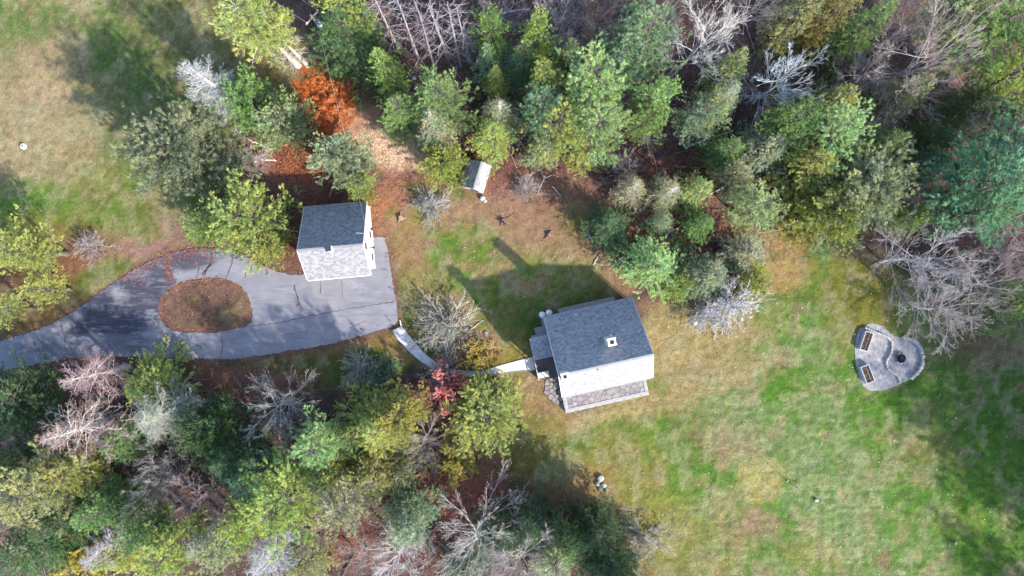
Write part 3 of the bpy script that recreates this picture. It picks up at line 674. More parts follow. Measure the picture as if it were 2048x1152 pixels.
bm = bmesh.new(); add_cyl(bm, (2.6, .35, 6.3), (3.65, .2, 5.9), .035, .035, 6); link("service_mast", bm_mesh("service_mast", bm), M['wire'], garage)
for v in (wv0 + .1, wv1 - .1): box_obj("corner_trim", (3.04, v, 1.9 if v < 0 else 1.3), (.08, .14, 3.8 if v < 0 else 2.5), M['white'], garage)
for v0, z0, v1, z1 in ((g_lo, zl, g_r, zr_), (g_hi, zu, g_r, zr_)):
    for u in (-3.325, 3.325):
        bm = bmesh.new(); a = (v0, z0 + .03); b = (v1, z1 + .03)
        vs = [bm.verts.new((u + s * .03, v, z + dz)) for s in (-1, 1) for (v, z, dz) in ((a[0], a[1], 0), (b[0], b[1], 0), (b[0], b[1], -.24), (a[0], a[1], -.24))]
        for f in ((0, 1, 2, 3), (7, 6, 5, 4), (0, 4, 5, 1), (2, 6, 7, 3), (1, 5, 6, 2), (0, 3, 7, 4)): bm.faces.new([vs[i] for i in f])
        link("rake_board", bm_mesh("rake_board", bm), M['white'], garage)
box_obj("gutter", (0, g_lo - .06, zl - .1), (6.5, .11, .1), M['white'], garage)
ch = box_obj("chimney", (-.02, g_r - .12, 6.9), (.52, .52, 1.1), M['white'], garage)
box_obj("flue_cap", (0, 0, .56), (.58, .58, .05), M['flue'], ch)

# ------------------------------------------------------------------ house
ha = math.atan2(2.09, 9.364); hc = (8.96, -6.17)
house = link("house", None, loc=(hc[0], hc[1], 0), rot=(0, 0, ha))
tag(house, "main house with asymmetric grey shingle roof, two white chimneys and entry deck", "house")
h_hi, h_lo = 4.19, -4.19; h_r = -1.5; HZu, HZl, HZr = 2.86, 4.69, 7.62; hu = 4.8
roof(house, -hu, hu, h_lo, HZl, h_r, HZr, h_hi, HZu, (.25, .255, .273), M['white'], 21)
hv0, hv1 = -3.75, 3.95
for u in (-hu + .35, hu - .3): gable_wall("wall", house, u, hv0, hv1, 0, h_lo, HZl, h_r, HZr, h_hi, HZu, M['greysiding'])
box_obj("wall", (0, hv1 - .075, 1.25), (2 * hu - .8, .15, 2.5), M['greysiding'], house)
box_obj("wall", (0, hv0 + .075, 2.25), (2 * hu - .8, .15, 4.5), M['greysiding'], house)
for v0, z0, v1, z1 in ((h_lo, HZl, h_r, HZr), (h_hi, HZu, h_r, HZr)):
    for u in (-hu - .015, hu + .015):
        bm = bmesh.new(); a = (v0, z0 + .03); b = (v1, z1 + .03)
        vs = [bm.verts.new((u + s * .03, v, z + dz)) for s in (-1, 1) for (v, z, dz) in ((a[0], a[1], 0), (b[0], b[1], 0), (b[0], b[1], -.24), (a[0], a[1], -.24))]
        for f in ((0, 1, 2, 3), (7, 6, 5, 4), (0, 4, 5, 1), (2, 6, 7, 3), (1, 5, 6, 2), (0, 3, 7, 4)): bm.faces.new([vs[i] for i in f])
        link("rake_board", bm_mesh("rake_board", bm), M['white'], house)
for v_, z_ in ((h_lo - .06, HZl - .1), (h_hi + .06, HZu - .1)):
    gt = box_obj("gutter", (0, v_, z_), (2 * hu - .1, .12, .1), M['wire'], house)
    for u_ in (-hu + .25, hu - .25): box_obj("downspout", (u_, -.02 if v_ > 0 else .02, -z_ / 2), (.08, .08, z_ - .12), M['wire'], gt)
for u in (-3.2, -1.1, 1.1, 3.2):                       # glazed doors and windows on the terrace side
    f = box_obj("window", (u, hv0 - .02, 1.5), (1.7, .09, 2.1), M['white'], house)
    for s in (-.41, .41): box_obj("pane", (s, -.03, 0), (.72, .05, 1.9), M['glass'], f)
for u in (-2.6, .2, 2.8):
    f = box_obj("window", (u, hv1 + .02, 1.5), (1.0, .09, 1.1), M['white'], house); box_obj("pane", (0, .03, 0), (.86, .05, .96), M['glass'], f)
f = box_obj("window", (hu - .22, 0, 1.6), (.09, 1.3, 1.2), M['white'], house); box_obj("pane", (.03, 0, 0), (.05, 1.15, 1.05), M['glass'], f)
f = box_obj("window", (hu - .22, -1.3, 5.0), (.09, 1.1, 1.2), M['white'], house); box_obj("pane", (.03, 0, 0), (.05, .95, 1.05), M['glass'], f)
def chimney(u, v, zb, zt, s):
    bm = bmesh.new(); t = .2
    add_box(bm, (0, 0, (zb + zt) / 2), (s, s, zt - zb)); o = link("chimney", bm_mesh("chimney", bm), M['white'], house, (u, v, 0))
    for dx, dy, sx, sy in ((0, s / 2 - t / 2, s + .1, t), (0, -s / 2 + t / 2, s + .1, t), (s / 2 - t / 2, 0, t, s - 2 * t), (-s / 2 + t / 2, 0, t, s - 2 * t)):
        box_obj("crown_slab", (dx, dy, zt + .08), (sx, sy, .16), M['white'], o)
    box_obj("flue", (0, 0, zt + .03), (s - 2 * t + .06, s - 2 * t + .06, .06), M['flue'], o)  # near-black panel set inside the ring of crown slabs
    box_obj("flashing", (0, 0, zb + .45), (s + .12, s + .2, .5), M['wire'], o)
chimney(.95, .72, 5.3, 8.5, .80)
chimney(-4.25, -1.55, 6.6, 8.7, .74)
def vent(u, v, z):
    bm = bmesh.new(); add_cyl(bm, (0, 0, 0), (0, 0, .5), .06, .06, 8); add_cyl(bm, (0, 0, 0), (0, 0, .06), .16, .08, 8)
    link("vent_pipe", bm_mesh("vent_pipe", bm), M['white'], house, (u, v, z))
vent(-.75, .55, 5.72); vent(-.8, -1.9, 7.15); vent(-1.45, 3.75, 3.16)
# entry wing on the end by the walkway
def hl(px, py, h=0):
    x, y = P(px, py, h); dx, dy = x - hc[0], y - hc[1]; c_, s_ = math.cos(-ha), math.sin(-ha)
    return (dx * c_ - dy * s_, dx * s_ + dy * c_)
er = [hl(1059, 677, 3.1), hl(1095, 669, 3.1), hl(1107, 716, 3.1), hl(1068, 721, 3.1)]
eu0 = min(er[0][0], er[3][0]); ev1 = er[0][1]; ev0 = er[3][1]; eu1 = -hu + .3
bm = bmesh.new(); slab_quad(bm, [(eu0, ev0, 2.95), (eu1, ev0, 2.95), (eu1, ev1, 3.45), (eu0, ev1, 3.45)], .14)
rr = link("roof", bm_mesh("roof", bm), M['white'], house)
L = math.hypot(ev1 - ev0, .5)
s = link("shingles", shingle_mesh("shingles", (eu0 + .02, ev0, 2.954), (1, 0, 0), (0, (ev1 - ev0) / L, .5 / L), eu1 - eu0 - .3, L, (.25, .255, .273), 31), M['shingle'], rr); s["kind"] = "stuff"
box_obj("entry_wall", ((eu0 + eu1) / 2 + .1, (ev0 + ev1) / 2 + .2, 1.4), (eu1 - eu0 - .35, ev1 - ev0 - .3, 2.8), M['greysiding'], house)
box_obj("bulkhead", (eu1 - .75, ev1 + .35, .5), (1.5, .9, 1.0), M['greysiding'], house, taper=.9)
box_obj("bulkhead", (-hu + .1, ev1 + 1.2, .6), (.7, 1.6, 1.2), M['greysiding'], house, taper=.9)
# ledge along the shaded long wall
box_obj("ledge", (.1, hv1 + .42, .55), (6.2, .55, 1.1), M['wood'], house, bevel=.03)
# deck
d0 = hl(1068, 721, .5); d1 = hl(1078, 760, .5)
du0, du1 = min(d0[0], d1[0]), -hu + .3; dv1, dv0 = ev0 + .4, d1[1]
dk = box_obj("deck", ((du0 + du1) / 2, (dv0 + dv1) / 2, .3), (du1 - du0, dv1 - dv0, .44), M['deck'], house)
nb = 14
for i in range(nb):
    w = (dv1 - dv0) / nb; box_obj("deck_board", (0, -(dv1 - dv0) / 2 + w * (i + .5), .24), (du1 - du0, w * .92, .04), M['deck'], dk)
box_obj("deck_rail", (du0 + .05, (dv0 + dv1) / 2, 1.0), (.07, dv1 - dv0, .06), M['white'], house)
for k in range(3): box_obj("rail_post", (du0 + .05, dv0 + .05 + k * (dv1 - dv0 - .1) / 2, .75), (.08, .08, .5), M['white'], house)
box_obj("wall_vent", (hu - .1, 2.75, 2.1), (.35, .9, .5), M['white'], house)
bench = box_obj("bench", hl(1087, 748, .8) + (.78,), (.0, .0, .0), M['white']) if False else None
bx_, by_ = P(1087, 749, .9)
bn = tag(link("storage_bench", None, loc=(bx_, by_, .545), rot=(0, 0, ha)), "white storage bench on the brown entry deck", "bench")
box_obj("body", (0, 0, .2), (1.15, .55, .4), M['white'], bn, bevel=.02); box_obj("lid", (0, 0, .43), (1.2, .6, .05), M['white'], bn, bevel=.015)

# flagstone terrace beyond the long eave
def voronoi(pts, bound):
    out = []
    for i, p in enumerate(pts):
        poly = list(bound)
        for j, q in enumerate(pts):
            if i == j: continue
            mx_, my_ = (p[0] + q[0]) / 2, (p[1] + q[1]) / 2; nx_, ny_ = q[0] - p[0], q[1] - p[1]; res = []
            for k in range(len(poly)):
                a, b = poly[k], poly[(k + 1) % len(poly)]
                da = (a[0] - mx_) * nx_ + (a[1] - my_) * ny_; db = (b[0] - mx_) * nx_ + (b[1] - my_) * ny_
                if da <= 0: res.append(a)
                if da * db < 0:
                    t = da / (da - db); res.append((a[0] + (b[0] - a[0]) * t, a[1] + (b[1] - a[1]) * t))
            poly = res
            if len(poly) < 3: break
        out.append(poly)
    return out
def inset_poly(poly, g):
    cx = sum(p[0] for p in poly) / len(poly); cy = sum(p[1] for p in poly) / len(poly); o = []
    for x, y in poly:
        d = math.hypot(x - cx, y - cy); k = max(.3, 1 - g / max(d, 1e-3)); o.append((cx + (x - cx) * k, cy + (y - cy) * k))
    return o
TH = .45
tc_ = [P(1124, 795, TH), P(1293, 758, TH), P(1297, 790, TH), P(1132, 826, TH)]
tl = []
for x, y in tc_:
    dx, dy = x - hc[0], y - hc[1]; c_, s_ = math.cos(-ha), math.sin(-ha); tl.append((dx * c_ - dy * s_, dx * s_ + dy * c_))
tu0 = (tl[0][0] + tl[3][0]) / 2; tu1 = (tl[1][0] + tl[2][0]) / 2; tv0 = (tl[2][1] + tl[3][1]) / 2; tv1 = hv0 - .02
terr = tag(link("stone_terrace", None, loc=(hc[0], hc[1], 0), rot=(0, 0, ha)), "raised flagstone terrace with pale stone border along the bright roof eave", "terrace")
box_obj("base", ((tu0 + tu1) / 2, (tv0 + tv1) / 2, TH / 2 - .03), (tu1 - tu0 - .04, tv1 - tv0 - .04, TH - .06), M['mortar'], terr)
bw = .44
rs = random.Random(5)
def border(x0, x1, y0, y1, along):
    t = x0 if along else y0; end = x1 if along else y1
    while t < end - .05:
        w = min(rs.uniform(.7, 1.25), end - t); w = end - t if end - t - w < .4 else w
        c = ((t + w / 2, (y0 + y1) / 2) if along else ((x0 + x1) / 2, t + w / 2)); s = (w - .015, y1 - y0) if along else (x1 - x0, w - .015)
        o = box_obj("border_slab", (c[0], c[1], TH - .02 + rs.uniform(0, .008)), (s[0], s[1], .1), M['slabstone'], terr, bevel=.008); t += w
border(tu0, tu1, tv0, tv0 + bw, True); border(tu0, tu0 + bw, tv0 + bw + .01, tv1, False); border(tu1 - bw * .8, tu1, tv0 + bw + .01, tv1, False)
fx0, fx1, fy0, fy1 = tu0 + bw + .02, tu1 - bw * .8 - .02, tv0 + bw + .02, tv1
sites = []
while len(sites) < 84:
    p = (rs.uniform(fx0, fx1), rs.uniform(fy0, fy1))
    if all(math.hypot(p[0] - q[0], p[1] - q[1]) > .33 for q in sites): sites.append(p)
stone_m = [mat_simple("flagstone_%d" % i, c, .8, .3, 2.5, .3, 20) for i, c in enumerate([(.22, .20, .205), (.25, .235, .23), (.185, .165, .175), (.235, .23, .21), (.205, .19, .195)])]
for poly in voronoi(sites, [(fx0, fy0), (fx1, fy0), (fx1, fy1), (fx0, fy1)]):
    if len(poly) < 3: continue
    bm = bmesh.new(); prism(bm, inset_poly(poly, .013), TH - .1, TH + rs.uniform(-.012, .012), .03)
    link("flagstone", bm_mesh("flagstone", bm), rs.choice(stone_m), terr)
# stepping-stone path from the deck to the terrace
pathpx = [(1092, 768), (1103, 762), (1114, 776), (1124, 806), (1117, 806), (1104, 796), (1095, 783)]
stp = tag(link("stepping_stone_path", None), "short path of irregular pale stepping stones between deck and terrace", "path")
sites = []; tries = 0
poly_path = [(1091, 768), (1106, 757), (1118, 780), (1126, 808), (1114, 806), (1100, 793), (1094, 781)]
while len(sites) < 24 and tries < 6000:
    tries += 1; p = (rs.uniform(1088, 1128), rs.uniform(756, 810))
    if in_poly(np.array([p[0]]), np.array([p[1]]), poly_path)[0] and all(math.hypot(p[0] - q[0], p[1] - q[1]) > 6.6 for q in sites): sites.append(p)
ghost = sites + [(1084, 775), (1090, 795), (1102, 806), (1112, 814), (1100, 752), (1120, 766), (1132, 800), (1085, 762)]
for poly in voronoi(ghost, [(1080, 745), (1140, 745), (1140, 820), (1080, 820)])[:len(sites)]:
    if len(poly) < 3: continue
    w = [P(*p) for p in inset_poly(poly, .6)]
    cx = sum(p[0] for p in w) / len(w); cy = sum(p[1] for p in w) / len(w); w = [(cx + (x - cx) * min(1, .42 / max(.05, math.hypot(x - cx, y - cy))), cy + (y - cy) * min(1, .42 / max(.05, math.hypot(x - cx, y - cy)))) for x, y in w]
    bm = bmesh.new(); prism(bm, w, -.05, .035 + rs.uniform(0, .012), .03)
    link("stepping_stone", bm_mesh("stepping_stone", bm), rs.choice(stone_m), stp)

# gas tanks
for k, (px, py, lab) in enumerate(((1085, 630, "white upright gas tank at the house corner, nearer the entry wing"), (1098.5, 626, "white upright gas tank at the house corner, nearer the long eave"))):
    x, y = P(px, py, 1.35); r = 6.5 * S
    t = tag(link("gas_tank", None, loc=(x, y, 0)), lab, "gas tank", "gas tanks at the house corner")
    bm = bmesh.new(); prof = [(r * .8, .04), (r * .8, .12), (r, .16), (r, 1.1), (r * .93, 1.22), (r * .75, 1.31), (r * .4, 1.36), (.01, 1.37)]; n_ = 20; rings = []
    for a, z in prof: rings.append([bm.verts.new((a * math.cos(6.28318 * i / n_), a * math.sin(6.28318 * i / n_), z)) for i in range(n_)])
    for q in range(len(rings) - 1):
        for i in range(n_): bm.faces.new((rings[q][i], rings[q][(i + 1) % n_], rings[q + 1][(i + 1) % n_], rings[q + 1][i]))
    link("body", bm_mesh("body", bm, True), M['tank'], t)
    bm = bmesh.new(); add_cyl(bm, (0, 0, 1.36), (0, 0, 1.5), .1, .1, 12); link("valve_cap", bm_mesh("valve_cap", bm), M['tank'], t)

# ------------------------------------------------------------------ shed among the trees
sx, sy = P(953, 352, 2.2); sa = math.atan2(-(384 - 330), -(949 - 965)) ; sa = math.atan2((384 - 330), (965 - 949))   # ridge runs up and to the side
shed = tag(link("garden_shed", None, loc=(sx, sy, 0), rot=(0, 0, sa)), "small shed with one blue-grey and one white sunlit roof slope under the trees", "shed")
slen = math.hypot(54, 16) * S * .96 / 2
roof(shed, -slen, slen, -1.22, 2.3, -.22, 3.2, 1.45, 1.9, (.25, .255, .273), M['white'], 41, .1)
for u in (-slen + .2, slen - .2): gable_wall("wall", shed, u, -1.02, 1.25, 0, -1.22, 2.3, -.22, 3.2, 1.45, 1.9, M['siding'], .1)
box_obj("wall", (0, -.97, 1.0), (2 * slen - .5, .1, 2.0), M['siding'], shed); box_obj("wall", (0, 1.2, .85), (2 * slen - .5, .1, 1.7), M['siding'], shed)
d = box_obj("door", (-slen + .12, -.1, .95), (.06, .9, 1.8), M['deck'], shed); box_obj("handle", (-.05, .35, 0), (.05, .05, .15), M['dark'], d)
for v0, z0, v1, z1 in ((-1.22, 2.3, -.22, 3.2), (1.45, 1.9, -.22, 3.2)):
    bm = bmesh.new(); u = -slen - .012
    vs = [bm.verts.new((u + q * .025, v, z + dz)) for q in (-1, 1) for (v, z, dz) in ((v0, z0, .04), (v1, z1, .04), (v1, z1, -.16), (v0, z0, -.16))]
    for f in ((0, 1, 2, 3), (7, 6, 5, 4), (0, 4, 5, 1), (2, 6, 7, 3), (1, 5, 6, 2), (0, 3, 7, 4)): bm.faces.new([vs[i] for i in f])
    link("rake_board", bm_mesh("rake_board", bm), M['white'], shed)

# ------------------------------------------------------------------ rocks
def rock_mesh(seed, n=2):
    r = random.Random(seed); bm = bmesh.new(); bmesh.ops.create_icosphere(bm, subdivisions=n, radius=1)
    ax = [Vector((r.gauss(0, 1), r.gauss(0, 1), r.gauss(0, 1))).normalized() for _ in range(7)]; lim_ = [r.uniform(.55, .9) for _ in ax]
    for v in bm.verts:
        for a, L_ in zip(ax, lim_):
            d = v.co.dot(a)
            if d > L_: v.co -= a * (d - L_) * .9
        v.co *= 1 + r.uniform(-.04, .04)
    return bm_mesh("rock", bm)
ROCKS = [rock_mesh(i, 2) for i in range(5)]
for m_ in ROCKS: m_.materials.append(M['rock'])
ROCKD = []
for i in range(3):
    m_ = rock_mesh(20 + i, 2); m_.materials.append(M['rockdark']); ROCKD.append(m_)
def block_mesh(seed):
    r = random.Random(seed); bm = bmesh.new(); add_box(bm, (0, 0, 0), (1, 1, 1))
    bmesh.ops.bevel(bm, geom=list(bm.edges), offset=.1, segments=1, affect='EDGES')
    for v in bm.verts: v.co += Vector((r.uniform(-.05, .05), r.uniform(-.05, .05), r.uniform(-.05, .05)))
    return bm_mesh("stone", bm)
BLOCKS = [block_mesh(i) for i in range(4)]
for q_, m_ in enumerate(BLOCKS): m_.materials.append((M['rock'], mat_simple('worn_granite', (.36, .35, .36), .85, .3, 5, .3, 25), M['rock'], mat_simple('lichen_granite', (.42, .42, .39), .85, .3, 5, .3, 25))[q_])
def boulder(px, py, r, label, dark=False, sz=.7, cat="boulder", seed=0, group=None):
    x, y = P(px, py); R = r * S
    o = link("boulder", (ROCKD if dark else ROCKS)[seed % (3 if dark else 5)], None, None, (x, y, R * sz * .55), (0, 0, seed * 1.3), (R, R * .85, R * sz))
    return tag(o, label, cat, group)
boulder(1201, 957, 8, "largest pale boulder in the rock pile at the lawn edge", seed=1)
boulder(1194, 967, 5.5, "grey boulder on the shaded side of the rock pile", True, seed=2)
boulder(1207, 971, 6, "pinkish-lit boulder in the middle of the rock pile", seed=3)
boulder(1199, 979, 5, "small grey stone touching the dark tree crown in the rock pile", True, seed=1)
boulder(1213, 982, 4.5, "small pale stone at the sunny end of the rock pile", seed=4)
boulder(965, 397, 6.5, "white boulder in front of the shed", seed=2)
boulder(970, 403, 4, "smaller white rock beside the boulder in front of the shed", seed=3)
boulder(972, 667, 6, "flat grey rock on the straw beside the bare yellow-tinged shrub", True, .4, seed=0)
boulder(467, 337, 9, "grey boulder half under the olive tree, beside pale fallen branches", True, .6, seed=1)
boulder(1632, 1000, 4.2, "lone white stone on the open lawn", seed=0)
boulder(1911, 1086, 3.4, "small pale stone on the shaded lawn near the bottom corner", seed=1)
boulder(1911, 836, 2.2, "tiny white stone in the tree shadow on the lawn", seed=2)
boulder(1389, 645, 6, "pale rock at the foot of the silver bare shrub on the lawn edge", seed=4)
boulder(828, 158, 5, "tan rock among thin grey trunks in the wood", seed=3)
boulder(1330, 272, 5, "pale rock beside the spiky uprooted stump", seed=1)
x, y = P(48, 293)
bm = bmesh.new(); add_cyl(bm, (0, 0, 0), (0, 0, .2), .34, .32, 18); bmesh.ops.bevel(bm, geom=[e for e in bm.edges], offset=.03, segments=1, affect='EDGES')
wc = tag(link("well_cover", bm_mesh("well_cover", bm), M['concrete'], None, (x, y, 0)), "round white concrete well cover on the straw field", "well cover")
bm = bmesh.new(); add_cyl(bm, (0, 0, .2), (0, 0, .26), .13, .12, 12); link("lid", bm_mesh("lid", bm), M['rockdark'], wc)

# ------------------------------------------------------------------ fire-pit terrace
pit = tag(link("gravel_terrace", poly_mesh("gravel_terrace", wobble(PIT, 1.1, 3, 9), [], .012, .05), M['gravel']), kind='structure')
n = 4500
lx = rng.uniform(1705, 1850, n); ly = rng.uniform(640, 790, n); keep = in_poly(lx, ly, PIT); lx, ly = lx[keep], ly[keep]; n = len(lx)
lc = np.array([(.28, .27, .285)]) * rng.uniform(.55, 1.45, n)[:, None]
gq = tag(link("loose_gravel", flat_quads("loose_gravel", lx, ly, (.03, .07), lc, .03), M['litter']), "loose blue-grey gravel on the fire-pit terrace", "gravel", kind='stuff')
def stone_run(name, label, zpts, n, w, hgt, mat_set, seed, z0=0):
    pts = resample([zf(*p) for p in zpts], n); r = random.Random(seed)
    root = tag(link(name, None), label, "stone wall")
    for i in range(n):
        a = P(*pts[i]); b = P(*pts[i + 1]); L = math.hypot(b[0] - a[0], b[1] - a[1])
        link("stone", r.choice(mat_set), None, root, ((a[0] + b[0]) / 2 + r.uniform(-.02, .02), (a[1] + b[1]) / 2 + r.uniform(-.02, .02), z0 + hgt / 2 - .02),
             (0, 0, math.atan2(b[1] - a[1], b[0] - a[0]) + r.uniform(-.08, .08)), (L * r.uniform(.74, .9), w * r.uniform(.75, 1.2), hgt * r.uniform(.7, 1.2)))
    return root
stone_run("curved_stone_wall", "curved dry wall of pale blocks around the fire pit", [(790, 362), (850, 360), (900, 378), (960, 412), (1000, 455), (1028, 520), (1042, 580), (1046, 650), (1032, 715), (1005, 770), (960, 815), (890, 882)], 24, .32, .42, BLOCKS, 1)
stone_run("winding_stone_kerb", "winding low kerb of white stones splitting the gravel terrace", [(310, 225), (390, 252), (455, 288), (520, 312), (590, 345), (640, 388), (657, 430), (652, 480), (652, 540), (612, 608), (583, 650), (590, 720), (608, 765), (680, 808), (742, 860), (757, 942)], 30, .2, .32, BLOCKS, 2)
def raised_bed(zc, label, seed):
    pts = [P(*zf(*p), .5) for p in zc]; r = random.Random(seed)
    cx = sum(p[0] for p in pts) / 4; cy = sum(p[1] for p in pts) / 4
    a = math.atan2(pts[1][1] - pts[2][1], pts[1][0] - pts[2][0]); L = (math.dist(pts[1], pts[2]) + math.dist(pts[0], pts[3])) / 2; W = (math.dist(pts[0], pts[1]) + math.dist(pts[2], pts[3])) / 2
    b = tag(link("raised_bed", None, loc=(cx, cy, 0), rot=(0, 0, a)), label, "raised bed", "raised beds on the gravel terrace"); h = .55
    for s_ in (-1, 1):
        box_obj("side_board", (0, s_ * (W / 2 - .03), h / 2), (L, .06, h), M['timber'], b); box_obj("end_board", (s_ * (L / 2 - .03), 0, h / 2), (.06, W - .125, h), M['timber'], b)
    so = box_obj("soil", (0, 0, h / 2 - .09), (L - .13, W - .13, h - .14), M['soil'], b)
    box_obj("watering_pipe", (0, -W * .12, h - .08), (L - .15, .035, .035), M['wire'], b)
    nn = 260; V = []; Fq = []; cl = []
    for i in range(nn):
        x_, y_ = r.uniform(-L / 2 + .1, L / 2 - .1), r.uniform(-W / 2 + .1, W / 2 - .1); t = r.uniform(0, 6.28); s = r.uniform(.03, .10); z = h - .12 + r.uniform(0, .1); k = len(V)
        V += [(x_ - s * math.cos(t), y_ - s * math.sin(t), z), (x_ + .4 * s * math.sin(t), y_ - .4 * s * math.cos(t), z + .03), (x_ + s * math.cos(t), y_ + s * math.sin(t), z + .02)]; Fq.append((k, k + 1, k + 2))
        c0 = r.choice([(.22, .12, .09), (.32, .2, .14), (.12, .07, .06), (.14, .12, .05)]); cl += [c0] * 3
    me_ = mesh_np("dead_stalks", np.array(V), np.array(Fq)); col_attr(me_, "col", np.array(cl)); o = link("dead_stalks", me_, M['litter'], b); o["kind"] = "stuff"
raised_bed([(330, 265), (432, 300), (352, 535), (252, 500)], "raised garden bed at the upper corner of the gravel terrace by the kerb", 1)
raised_bed([(265, 738), (365, 690), (446, 903), (345, 952)], "raised garden bed at the lower edge of the gravel terrace with brown stalks", 2)
fx, fy = P(*zf(765, 612))
fp = tag(link("fire_pit", None, loc=(fx, fy, 0)), "black fire pit with charred logs and pale stones inside the curved wall", "fire pit")
bm = bmesh.new(); n_ = 18
prof = [(.18, .02), (.42, .14), (.5, .3), (.5, .33), (.44, .31), (.36, .18), (.01, .12)]; rings = []
for a, z in prof: rings.append([bm.verts.new((a * math.cos(6.28318 * i / n_), a * math.sin(6.28318 * i / n_), z)) for i in range(n_)])
for q in range(len(rings) - 1):
    for i in range(n_): bm.faces.new((rings[q][i], rings[q][(i + 1) % n_], rings[q + 1][(i + 1) % n_], rings[q + 1][i]))
link("bowl", bm_mesh("bowl", bm), M['dark'], fp)
for i in range(6):
    t = i * 1.1; bm = bmesh.new(); add_cyl(bm, (.38 * math.cos(t), .38 * math.sin(t), .24), (-.25 * math.cos(t + .3), -.25 * math.sin(t + .3), .42), .06, .05, 7); link("log", bm_mesh("log", bm), M['charred'], fp)
for i, (dx, dy) in enumerate(((.25, .42), (-.1, .52), (.42, -.2), (-.3, -.5), (.1, -.55), (.5, .15))):
    link("hearth_stone", ROCKS[i % 5], None, fp, (dx, dy, .1), (0, 0, i), (.19, .14, .15))
# thin posts
def post(px, py, h, label, r=.03, cat="post", arm=0):
    x, y = P(px, py); o = tag(link("garden_post", None, loc=(x, y, 0)), label, cat)
    bm = bmesh.new(); add_cyl(bm, (0, 0, 0), (0, 0, h), r, r * .8, 8); link("shaft", bm_mesh("shaft", bm), M['dark'], o)
    bm = bmesh.new(); add_cyl(bm, (0, 0, 0), (0, 0, .12), r * 4, r * 2.6, 10); link("foot", bm_mesh("foot", bm), M['concrete'], o)
    if arm:
        bm = bmesh.new(); add_cyl(bm, (0, 0, h), (arm, 0, h + .1), r * .8, r * .6, 6); link("hook", bm_mesh("hook", bm), M['dark'], o)
post(1575, 962, 2.6, "thin dark post with a long shadow on the tan patch of lawn", .035)
post(1797, 766, 2.5, "thin hooked post at the end of the winding stone kerb", .025, arm=.3)

# ------------------------------------------------------------------ trees: prototype meshes
def unit(v): return v / (np.linalg.norm(v, axis=-1, keepdims=True) + 1e-9)
def skeleton(r, h, R, cb, nb, prof, rise, droop, k=5, spread=.25):
    t = np.sort(r.uniform(0, 1, nb)); wh = np.arange(nb) // 5
    if spread > .5: t = np.clip((wh + r.normal(0, .18, nb)) / (nb / 5), 0, .99)
    z = h * (cb + (1 - cb) * t ** .9 * .985)
    L = R * prof(t) * (r.uniform(.45, 1.25, nb) if cb < .5 else r.uniform(.6, 1.12, nb)) + .15
    az = np.arange(nb) * 2.39996 + r.uniform(-.5, .5, nb)
    if spread > .5: az = wh * 2.1 + (np.arange(nb) % 5) * 1.2566 + r.normal(0, .16, nb)
    d = np.stack([np.cos(az), np.sin(az)], -1); s = np.linspace(0, 1, k)
    ri = (rise[0] + (rise[1] - rise[0]) * t) + r.normal(0, .08, nb)
    Pn = np.zeros((nb, k, 3)); wob = r.normal(0, .06, (nb, k, 2)) * L[:, None, None] * s[None, :, None]
    Pn[..., :2] = d[:, None, :] * (L[:, None] * s[None])[..., None] + wob
    Pn[..., 2] = z[:, None] + L[:, None] * (ri[:, None] * s[None] - droop * s[None] ** 2)
    return Pn, L, t
def trunk_mesh(r, h, r0, bend=.3, top=.97, twin=False):
    k = 9; s = np.linspace(0, 1, k); p = np.zeros((1, k, 3)); ph = r.uniform(0, 6.28)
    p[0, :, 0] = bend * np.sin(s * 2.2) * math.cos(ph) * s; p[0, :, 1] = bend * np.sin(s * 2.2) * math.sin(ph) * s; p[0, :, 2] = -.2 + s * (h * top + .2)
    rad = (r0 * (1 - s) ** .85 + .015)[None] * np.array([1.25] + [1] * (k - 1))
    return tubes(p, rad, 8)
def tufts(r, base, dirs, n_per, ln, wd, spread, upb=0.0):
    "n_per narrow blades around each base point"
    m = len(base); B = np.repeat(base, n_per, 0); D = np.repeat(dirs, n_per, 0)
    D = unit(D + r.normal(0, spread, D.shape) + np.array([0, 0, upb]))
    side = unit(np.cross(D, r.normal(0, 1, D.shape)))
    l_ = r.uniform(ln[0], ln[1], len(B))[:, None]; w_ = r.uniform(wd[0], wd[1], len(B))[:, None]
    V = np.stack([B - side * w_ * .5, B + side * w_ * .5, B + D * l_], 1)
    F = np.arange(len(V) * 3).reshape(-1, 3)
    return V.reshape(-1, 3), F
